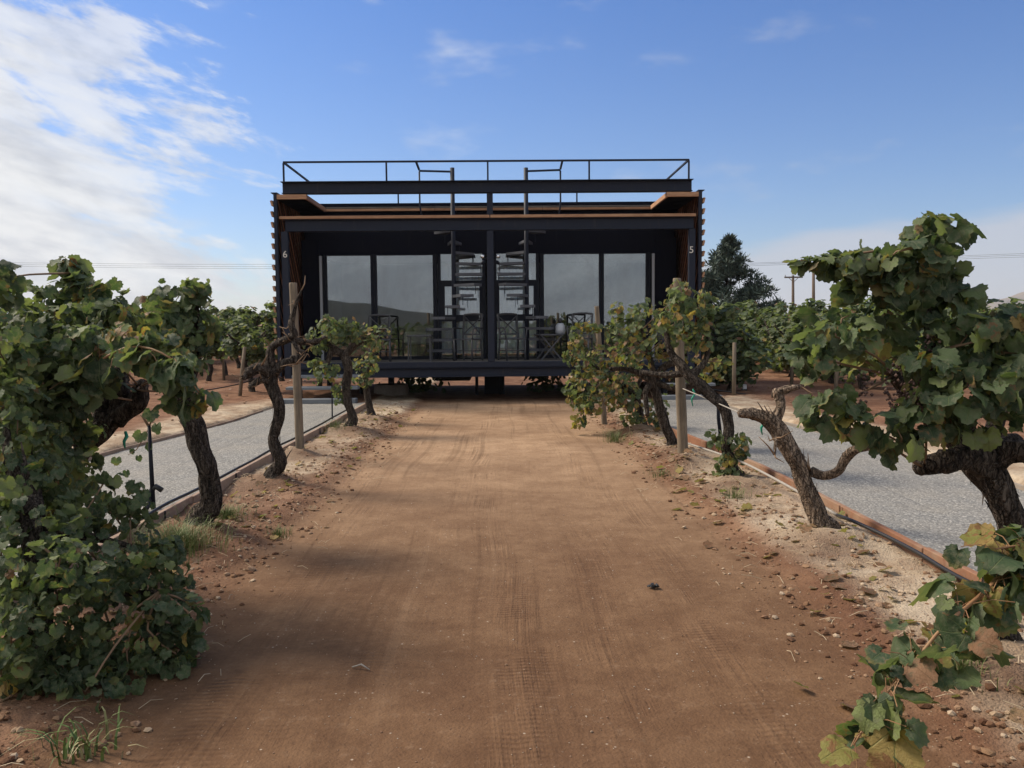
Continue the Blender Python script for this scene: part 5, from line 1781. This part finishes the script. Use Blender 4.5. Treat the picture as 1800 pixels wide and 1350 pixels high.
# the sparse twiggy vine and the short near row on the left
for (px, py, Y, lab, sc) in ((444, 697, 18.1, 'thin twiggy grapevine beside a leaning pale post left of the cabin', 0.85), (560, 690, 19.5, 'grapevine half hidden behind the left corner of the cabin', 1.0), (497, 680, 21.5, 'leafy grapevine just outside the left cabin wall', 1.0)):
    q = at(px, py, Y)
    row_vine(q.x, q.y, lab, 'grapevines close to the left cabin wall', CROWNS, sc)
# slim stakes in the rows
for (px, py, ht, lean, lab) in ((421, 700, 1.0, 0.14, 'leaning pale post beside the twiggy vine left of the cabin'), (394, 673, 1.15, 0.0, 'upright pale stake between two dark trunks left of the cabin'), (1391, 683, 1.05, 0.03, 'slim pale stake under the vines right of the path'), (1468, 698, 1.0, 0.05, 'grey stake under the vines beside the big right vine'), (1290, 702, 1.0, 0.0, 'plain grey post at the start of the right vine row')):
    b = ground(px, py, 0.08)
    z0 = hz(b.x, b.y)
    o = MB().tube([(b.x, b.y, z0 - 0.1), (b.x + lean * ht * 0.5, b.y, z0 + ht * 0.5), (b.x + lean * ht, b.y, z0 + ht)], [0.038, 0.036, 0.035], 12, 0.02).build('vineyard_stake', M_POST, None, True)
    tag(o, lab, 'stake', 'stakes in the far vine rows')
# unseen leaf rows added to darken window reflections, then farther rows as one mass
items = []
for k in range(3600):
    y = -4.2 - 2.4 * rs.randrange(4) + rs.gauss(0, .3)
    x = rs.uniform(-16, 16)
    n = Vector((rs.gauss(0, 1), rs.gauss(0, 1), rs.gauss(0, 1) + 0.5))
    items.append((leaf_matrix(Vector((x, y, 0.05 + 1.75 * rs.random() ** 0.7)), n, Vector((rs.gauss(0, .5), 0, -1)), rs.uniform(0.16, 0.30)), rs.randrange(5), 'green'))
o = merged_leaves('rear_leaf_screen', items, 'lo')
tag(o, 'unseen vine leaf rows added behind the viewpoint to darken the mirrored low window panes', None, None, 'stuff')
items = []
for k in range(5200):
    side = rs.choice((-1, 1))
    y = rs.uniform(44, 120)
    x = side * rs.uniform(5, 0.62 * y + 6)
    x = round(x / 2.4) * 2.4 + rs.gauss(0, 0.35)
    p = Vector((x, y, hz(x, y) * 0 + 0.35 + rs.uniform(0.5, 1.75)))
    n = Vector((rs.gauss(0, 1), rs.gauss(0, 1) - 0.5, rs.gauss(0, 1) + 0.5))
    items.append((leaf_matrix(p, n, Vector((rs.gauss(0, .5), 0, -1)), rs.uniform(0.3, 0.5)), rs.randrange(5), 'green'))
o = merged_leaves('far_vineyard', items, 'lo')
tag(o, 'far vine rows behind the cabin reading as one green mass', None, None, 'stuff')


# ------------------------------------------------------------------ trees, poles, wires, hills
def needle_tree(name, base, hgt, spread, nbr, label, cat, seed, m, lean=0.0, clump=22, size=0.16, start=0.18, narrow=0.8):
    r_ = random.Random(seed)
    root = empty(name, base)
    tag(root, label, cat)
    bx_, by_, bz_ = base
    top = Vector((bx_ + lean, by_, bz_ + hgt))
    MB().tube([Vector(base) - Vector((0, 0, 0.2)), Vector(base).lerp(top, 0.35) + Vector((0.12, 0, 0)), Vector(base).lerp(top, 0.7), top], [hgt * 0.028, hgt * 0.020, hgt * 0.011, 0.02], 10, 0.08, r_, 0.4).build('trunk', M_BARK, root, True)
    fol = MB()
    for k in range(nbr):
        t = start + (1 - start) * (k + r_.random()) / nbr
        t = min(t, 0.985)
        o = Vector(base).lerp(top, t)
        a = r_.uniform(0, 6.28)
        L = spread * (1.03 - t) ** narrow * r_.uniform(0.30, 1.25) + 0.10
        dr_ = Vector((math.cos(a), math.sin(a), r_.uniform(0.05, 0.55)))
        e = o + dr_ * L
        MB().tube([o, o.lerp(e, 0.5) - Vector((0, 0, 0.05 * L)), e], [0.045 * (1.1 - t) + 0.008, 0.03 * (1.1 - t) + 0.005, 0.006], 5, 0, r_).build('branch', M_BARK, root, True)
        nc = max(2, int(L * 3.2))
        for c in range(nc):
            f_ = 0.35 + 0.65 * (c + r_.random()) / nc
            cc = o.lerp(e, f_) + Vector((r_.gauss(0, 1), r_.gauss(0, 1), r_.gauss(0, 0.6))) * 0.20 * min(1, L)
            cr_ = r_.uniform(0.26, 0.50) * min(1, 0.5 + L * 0.4)
            for q in range(clump):
                u = Vector((r_.gauss(0, 1), r_.gauss(0, 1), r_.gauss(0, 1) * 0.8 + 0.25)).normalized()
                p0 = cc + u * cr_ * r_.uniform(0.2, 0.75)
                w = u.cross(Vector((r_.gauss(0, 1), r_.gauss(0, 1), r_.gauss(0, 1)))).normalized() * size * 0.22
                p1 = p0 + u * size * r_.uniform(0.8, 1.5) + Vector((0, 0, 0.03))
                fol.add([p0 - w, p0 + w, p1 + w * 0.4, p1 - w * 0.4], [(0, 1, 2, 3)])
    o = fol.build('crown', m, root)
    o['kind'] = 'stuff'
    return root


b = at(1266, 600, 45)
needle_tree('pine_tree', (b.x, 45, 0.2), at(1283, 420, 45).z - 0.2, 3.6, 92, 'tall dark pine with a ragged crown behind the right cabin corner', 'tree', 5, M_PINE, 0.5, 62, 0.17, 0.10, 1.12)
b = at(1275, 620, 30)
needle_tree('cypress', (b.x, 30, 0.3), at(1270, 557, 30).z - 0.3, 0.55, 40, 'small pale green pointed conifer in front of the dark pine', 'tree', 6, M_OLIVE, 0.0, 26, 0.10, 0.1)
for i, (px, py, Y, sp, lab) in enumerate(((505, 549, 42, 1.3, 'pale feathery olive tree above the vines, next left of the cabin wall'), (474, 562, 50, 1.6, 'low pale olive tree beyond the vine rows, second from the cabin wall'), (535, 553, 40, 1.2, 'pale olive tree touching the left cabin wall'), (223, 545, 46, 1.5, 'pale olive tree seen in the gap between the two left vines'))):
    b = at(px, 600, Y)
    needle_tree('olive_tree', (b.x, Y, 0.2), at(px, py, Y).z - 0.2, sp, 34, lab, 'tree', 20 + i, M_OLIVE, 0.1, 24, 0.13, 0.25)

# shrubs growing under the cabin floor
for (px, py, Y, w, n, lab) in ((735, 668, 18.8, 0.62, 150, 'dark leafy shrub under the cabin floor left of the central support'), (960, 672, 19.0, 0.55, 150, 'dark leafy shrub under the cabin floor right of the central support')):
    c = at(px, py, Y)
    r_ = random.Random(int(px))
    root = empty('shrub', (c.x, Y, hz(c.x, Y)))
    tag(root, lab, 'shrub', 'shrubs under the cabin')
    its = []
    for k in range(n):
        q = Vector((r_.gauss(0, 0.45), r_.gauss(0, 0.35), r_.random()))
        p = Vector((c.x + q.x * w, Y + q.y * w, 0.05 + q.z * 0.42))
        its.append((leaf_matrix(p, Vector((q.x, q.y - .5, .6)), Vector((r_.gauss(0, .5), r_.gauss(0, .5), -1)), r_.uniform(.07, .11)), r_.randrange(5), 'green'))
    merged_leaves('foliage', its, 'lo', root)
    MB().tube([(c.x, Y, hz(c.x, Y) - .05), (c.x + .03, Y, 0.4)], [0.03, 0.012], 6).build('stem', M_BARK, root, True)

# utility poles and the wires across the sky
YP = 92.0
for px, Y, topy, arm, lab in ((1394, YP, 484, True, 'wooden utility pole with a crossarm beyond the right vines'), (1430, YP - 8, 470, False, 'plain wooden utility pole standing right beside the one with a crossarm')):
    b = at(px, 600, Y)
    t = at(px, topy, Y)
    root = empty('utility_pole', (b.x, Y, 0))
    tag(root, lab, 'utility pole', 'utility poles beyond the vineyard')
    MB().tube([(b.x, Y, -0.3), (t.x, Y, t.z)], [0.20, 0.13], 12).build('pole', M_POLE, root, True)
    if arm:
        MB().box(t.x - 1.02, t.x + 1.02, Y - 0.22, Y - 0.135, t.z - 0.30, t.z - 0.14, 0.01).build('crossarm', M_POLE, root)
        MB().bar((t.x - 0.5, Y - 0.17, t.z - 0.30), (t.x, Y - 0.17, t.z - 0.75), 0.05).bar((t.x + 0.5, Y - 0.17, t.z - 0.30), (t.x + 0.005, Y - 0.175, t.z - 0.75), 0.05).build('brace', M_POLE, root)
        for xx in (-0.92, -0.1, 0.92):
            MB().tube([(t.x + xx, Y - 0.18, t.z - 0.139), (t.x + xx, Y - 0.18, t.z - 0.03), (t.x + xx, Y - 0.18, t.z + 0.06)], [0.03, 0.07, 0.04], 8).build('insulator', M_JAMB, root, True)
for i, (py0, py1, pr, lab) in enumerate(((461, 468, 486, 'topmost power line crossing the sky'), (464, 472.5, 487, 'middle power line crossing the sky'), (467, 476, 488.5, 'lowest power line crossing the sky'))):
    a = at(-60, py0, YP + 14)
    b = at(700, py1 - 3, YP + 6)
    c = at(1394, pr - 26 + i, YP - 0.2)
    e = at(1900, pr - 44 + i * 2, YP - 22)
    o = MB().tube([a, a.lerp(b, 0.5) - Vector((0, 0, .1)), b, b.lerp(c, .5) - Vector((0, 0, .5)), c, e], 0.013, 5, step=4).build('power_line', M_BLACK)
    tag(o, lab, 'wire', 'power lines over the vineyard')


def ridge(name, pts, depth, label, m, seed):
    """pts: (x, y, height) along the crest; slopes fall to both sides"""
    n = len(pts)
    vs, fs = [], []
    K = 9
    sub = 14
    P = []
    for i in range(n - 1):
        for j in range(sub):
            t = j / sub
            P.append([pts[i][q] * (1 - t) + pts[i + 1][q] * t for q in range(3)])
    P.append(list(pts[-1]))
    for i, (x, y, h) in enumerate(P):
        for k in range(-K, K + 1):
            f_ = abs(k) / K
            yy = y + k / K * depth
            nz = float(fbm(np.array([x * 0.004]), np.array([yy * 0.004]), 4, seed)[0])
            z = h * (1 - f_) ** 1.3 * (1 + 0.22 * nz) - (3 if f_ > 0.99 else 0)
            vs.append((x, yy, z))
    w = 2 * K + 1
    for i in range(len(P) - 1):
        for k in range(w - 1):
            fs.append((i * w + k, (i + 1) * w + k, (i + 1) * w + k + 1, i * w + k + 1))
    o = MB().add(vs, fs).build(name, m, None, True)
    return tag(o, label, None, None, 'structure')


ridge('hills', [(1380, 2600, 2), (1520, 2600, 70), (1640, 2600, 100), (1800, 2600, 115), (2300, 2600, 118), (3200, 2600, 105)], 500, 'pale distant dry hill low on the horizon to the right', M_HILL, 5)
ridge('hills', [(-2200, -1500, 110), (-900, -1500, 105), (-480, -1500, 78), (-330, -1500, 60), (-250, -1500, 50), (-180, -1500, 36), (-60, -1500, 24), (120, -1500, 6)], 420, 'dark scrub hill behind the viewpoint, seen mirrored in the left windows', M_DARKHILL, 9)


# ------------------------------------------------------------------ ground litter
def rock(mb, c, r, rs_, flat=0.6):
    ph = [rs_.uniform(0.65, 1.25) for _ in range(12)]
    t = (1 + 5 ** .5) / 2
    base_ = [(-1, t, 0), (1, t, 0), (-1, -t, 0), (1, -t, 0), (0, -1, t), (0, 1, t), (0, -1, -t), (0, 1, -t), (t, 0, -1), (t, 0, 1), (-t, 0, -1), (-t, 0, 1)]
    F_ = [(0, 11, 5), (0, 5, 1), (0, 1, 7), (0, 7, 10), (0, 10, 11), (1, 5, 9), (5, 11, 4), (11, 10, 2), (10, 7, 6), (7, 1, 8), (3, 9, 4), (3, 4, 2), (3, 2, 6), (3, 6, 8), (3, 8, 9), (4, 9, 5), (2, 4, 11), (6, 2, 10), (8, 6, 7), (9, 8, 1)]
    a = rs_.uniform(0, 6.28)
    ca, sa_ = math.cos(a), math.sin(a)
    e = rs_.uniform(0.7, 1.3)
    vs = []
    for (x, y, z), k in zip(base_, ph):
        x, y, z = x * k * e / 1.9 * r, y * k / 1.9 * r, z * k * flat / 1.9 * r
        vs.append((c[0] + x * ca - y * sa_, c[1] + x * sa_ + y * ca, c[2] + z))
    mb.add(vs, F_)


rs = random.Random(5)
mb = MB()
pts_ = []
for k in range(9500):
    s = rs.choice((-1, 1))
    y = 2.2 + 14 * rs.random() ** 1.6
    x = s * min(2.44, max(1.30, rs.gauss(1.95, 0.32)))
    pts_.append((x, y, 0.003 + 0.019 * rs.random() ** 6))
hh = height(np.array([p[0] for p in pts_]), np.array([p[1] for p in pts_]))
for (x, y, r), z in zip(pts_, hh):
    rock(mb, (x, y, z + r * 0.25), r, rs)
hh2 = []
for k in range(2600):
    sd_ = rs.choice((-1, 1))
    y = 2.4 + 11 * rs.random() ** 1.3
    x = sd_ * min(2.3, max(1.3, rs.gauss(1.70, 0.17)))
    hh2.append((x, y, 0.004 + 0.020 * rs.random() ** 4))
zz2 = height(np.array([p[0] for p in hh2]), np.array([p[1] for p in hh2]))
mb2 = MB()
for (x, y, r), z in zip(hh2, zz2):
    rock(mb2, (x, y, z + r * 0.22), r, rs)
o = mb2.build('soil_clods', mat('dark_clod', lambda gg: pbsdf(gg, gg.ramp(gg.n('ShaderNodeNewGeometry').outputs['Random Per Island'], [(0, (0.085, 0.042, 0.025)), (0.6, (0.16, 0.088, 0.052)), (1, (0.26, 0.165, 0.10))]), 0.95, 0.1, 0, gg.bump(gg.noise(pos(gg), 90, 4, 0.7), 0.006, 0.8))), None, False)
tag(o, 'dark red crumbs of soil along the foot of the verges', None, None, 'stuff')
o = mb.build('soil_clods', M_CLOD, None, False)
tag(o, 'loose crumbs and clods of soil on the driveway verges', None, None, 'stuff')
mb = MB()
pts_ = []
for k in range(240):
    y = 2.4 + 13 * rs.random() ** 1.4
    x = rs.uniform(-1.6, 1.6)
    pts_.append((x, y, 0.002 + 0.007 * rs.random() ** 4))
for k in range(3800):
    pts_.append((rs.uniform(-1.7, 1.7), 2.3 + 8.5 * rs.random() ** 1.6, 0.0015 + 0.0028 * rs.random() ** 2))
for k in range(900):
    s = rs.choice((-1, 1))
    pts_.append((s * rs.uniform(4.6, 12), rs.uniform(8, 26), 0.012 + 0.03 * rs.random() ** 3))
hh = height(np.array([p[0] for p in pts_]), np.array([p[1] for p in pts_]))
for (x, y, r), z in zip(pts_, hh):
    rock(mb, (x, y, z + r * 0.3), r, rs)
o = mb.build('pebbles', M_STONE, None, False)
tag(o, 'small pale pebbles scattered on the dirt', None, None, 'stuff')
# fallen leaves
items = []
for k in range(420):
    s = rs.choice((-1, 1, 1))
    y = 2.8 + 12 * rs.random()
    x = s * min(2.42, max(1.2, rs.gauss(2.05, 0.28)))
    items.append((leaf_matrix(Vector((x, y, hz(x, y) + 0.012)), Vector((rs.gauss(0, .35), rs.gauss(0, .35), 1)), Vector((rs.gauss(0, 1), rs.gauss(0, 1), 0)), rs.uniform(.03, .085)), rs.randrange(5), 'brown' if rs.random() < .8 else 'yellow'))
o = merged_leaves('fallen_leaves', items, 'lo')
tag(o, 'curled brown vine leaves fallen on the verges', None, None, 'stuff')
# straw and twig bits
mb = MB()
for k in range(700):
    s = rs.choice((-1, 1))
    y = 2.6 + 11 * rs.random()
    x = s * min(2.42, max(1.2, rs.gauss(1.9, 0.4)))
    a = rs.uniform(0, 6.28)
    L = rs.uniform(0.03, 0.13)
    z = hz(x, y) + 0.008
    dxx, dyy = math.cos(a) * L / 2, math.sin(a) * L / 2
    mb.tube([(x - dxx, y - dyy, z), (x, y, z + 0.008 + rs.random() * 0.012), (x + dxx, y + dyy, z + rs.uniform(-.004, .02))], 0.0016, 3, cap=False)
o = mb.build('straw_litter', mat('dry_straw', lambda gg: pbsdf(gg, (0.40, 0.32, 0.22), 0.8, 0.2)), None)
tag(o, 'dry straw and twig bits strewn along the verges', None, None, 'stuff')


def tuft(px, py, n, hgt, spread, label, broad=False):
    c = ground(px, py, 0.05)
    r_ = random.Random(int(px * 3 + py))
    mb = MB()
    for k in range(n):
        a = r_.uniform(0, 6.28)
        rr_ = spread * abs(r_.gauss(0, 0.5))
        x, y = c.x + rr_ * math.cos(a), c.y + rr_ * math.sin(a)
        z = hz(x, y) - 0.005
        h = hgt * r_.uniform(0.45, 1.15)
        b = r_.uniform(0.2, 0.9) * h
        a2 = a + r_.gauss(0, 0.9)
        dr_ = Vector((math.cos(a2), math.sin(a2), 0))
        w = dr_.cross(Vector((0, 0, 1))) * (0.0020 if not broad else 0.0055) * r_.uniform(0.7, 1.2)
        p = Vector((x, y, z))
        Pp = []
        for j in range(4):
            t = j / 4
            Pp.append(p + Vector((0, 0, h * (1.5 * t - 0.75 * t * t * (1.0 if not broad else 1.35)))) + dr_ * (b * t * t * 1.1))
        tipp = p + Vector((0, 0, h * (0.72 if not broad else 0.42))) + dr_ * b * 1.15
        vs = []
        for j, q in enumerate(Pp):
            ww = w * (1 - 0.22 * j)
            vs += [q - ww, q + ww]
        mb.add(vs + [tipp], [(0, 1, 3, 2), (2, 3, 5, 4), (4, 5, 7, 6), (6, 7, 8)])
    o = mb.build('grass_tuft', M_GRASS)
    return tag(o, label, None, 'grass and weed tufts on the verges', 'stuff')


tuft(310, 965, 1100, 0.20, 0.34, 'bright green grass clump in front of the curved dark trunk')
tuft(398, 912, 420, 0.12, 0.20, 'low green grass patch just right of the curved dark trunk')
tuft(490, 930, 110, 0.09, 0.12, 'tiny green grass patch on the left verge nearest the driveway')
tuft(590, 757, 160, 0.16, 0.26, 'small weed at the left kerb before the hourglass trunk')
tuft(1080, 770, 180, 0.22, 0.22, 'grey green weed under the sprawling right vine')
tuft(1292, 872, 120, 0.12, 0.16, 'small weed at the foot of the diagonal right vine')
tuft(1690, 1190, 150, 0.11, 0.14, 'thin grass beside the foot of the big right vine')
tuft(1160, 830, 90, 0.10, 0.18, 'sparse weed on the verge left of the right post')
tuft(150, 1300, 46, 0.20, 0.16, 'broad bladed grass hanging over the dirt below the low left bush', True)

# single things lying on the driveway
for (px, py, r, m, nm, lab, cat) in ((1148, 1028, 0.028, M_BLACK, 'seed_cone', 'small dark clump lying alone on the right half of the driveway', 'clump'), (441, 996, 0.030, M_STONE, 'stone', 'small white stone at the left edge of the driveway', 'stone'), (696, 729, 0.06, M_STONE, 'stone', 'reddish stone near the cabin shadow on the left', 'stone')):
    q = ground(px, py, 0.02)
    mb = MB()
    rr_ = random.Random(int(px))
    if nm == 'seed_cone':
        for k in range(9):
            rock(mb, (q.x + rr_.gauss(0, .014), q.y + rr_.gauss(0, .012), hz(q.x, q.y) + 0.012 + rr_.random() * .012), 0.016, rr_)
    else:
        rock(mb, (q.x, q.y, hz(q.x, q.y) + r * 0.35), r, rr_)
    tag(mb.build(nm, m), lab, cat)
q0, q1 = ground(619, 1175), ground(650, 1180)
o = MB().tube([q0 + Vector((0, 0, hz(q0.x, q0.y) + .008)), (q0 + q1) / 2 + Vector((0, 0.01, .02)), q1 + Vector((0, 0, hz(q1.x, q1.y) + .008))], [0.003, 0.004, 0.002], 6).build('twig', M_ROPE, None, True)
tag(o, 'pale straw stick lying alone on the left half of the driveway', 'twig')

# ------------------------------------------------------------------ the air between here and the far hills
hzm = bpy.data.materials.new('air')
hzm.use_nodes = True
hzm.node_tree.nodes.clear()
gg = G(hzm.node_tree)
vol = gg.n('ShaderNodeVolumePrincipled')
gg.put(vol.inputs['Color'], (0.93, 0.95, 1.0, 1))
vol.inputs['Density'].default_value = 0.00016
vol.inputs['Anisotropy'].default_value = 0.2
ho = gg.n('ShaderNodeOutputMaterial')
gg.nt.links.new(vol.outputs[0], ho.inputs['Volume'])
hb = MB().box(-9000, 9000, -9000, 10000, -4.0, 152.0).build('haze', hzm)
tag(hb, 'thin pale haze over the vineyard and the far hill', None, None, 'stuff')
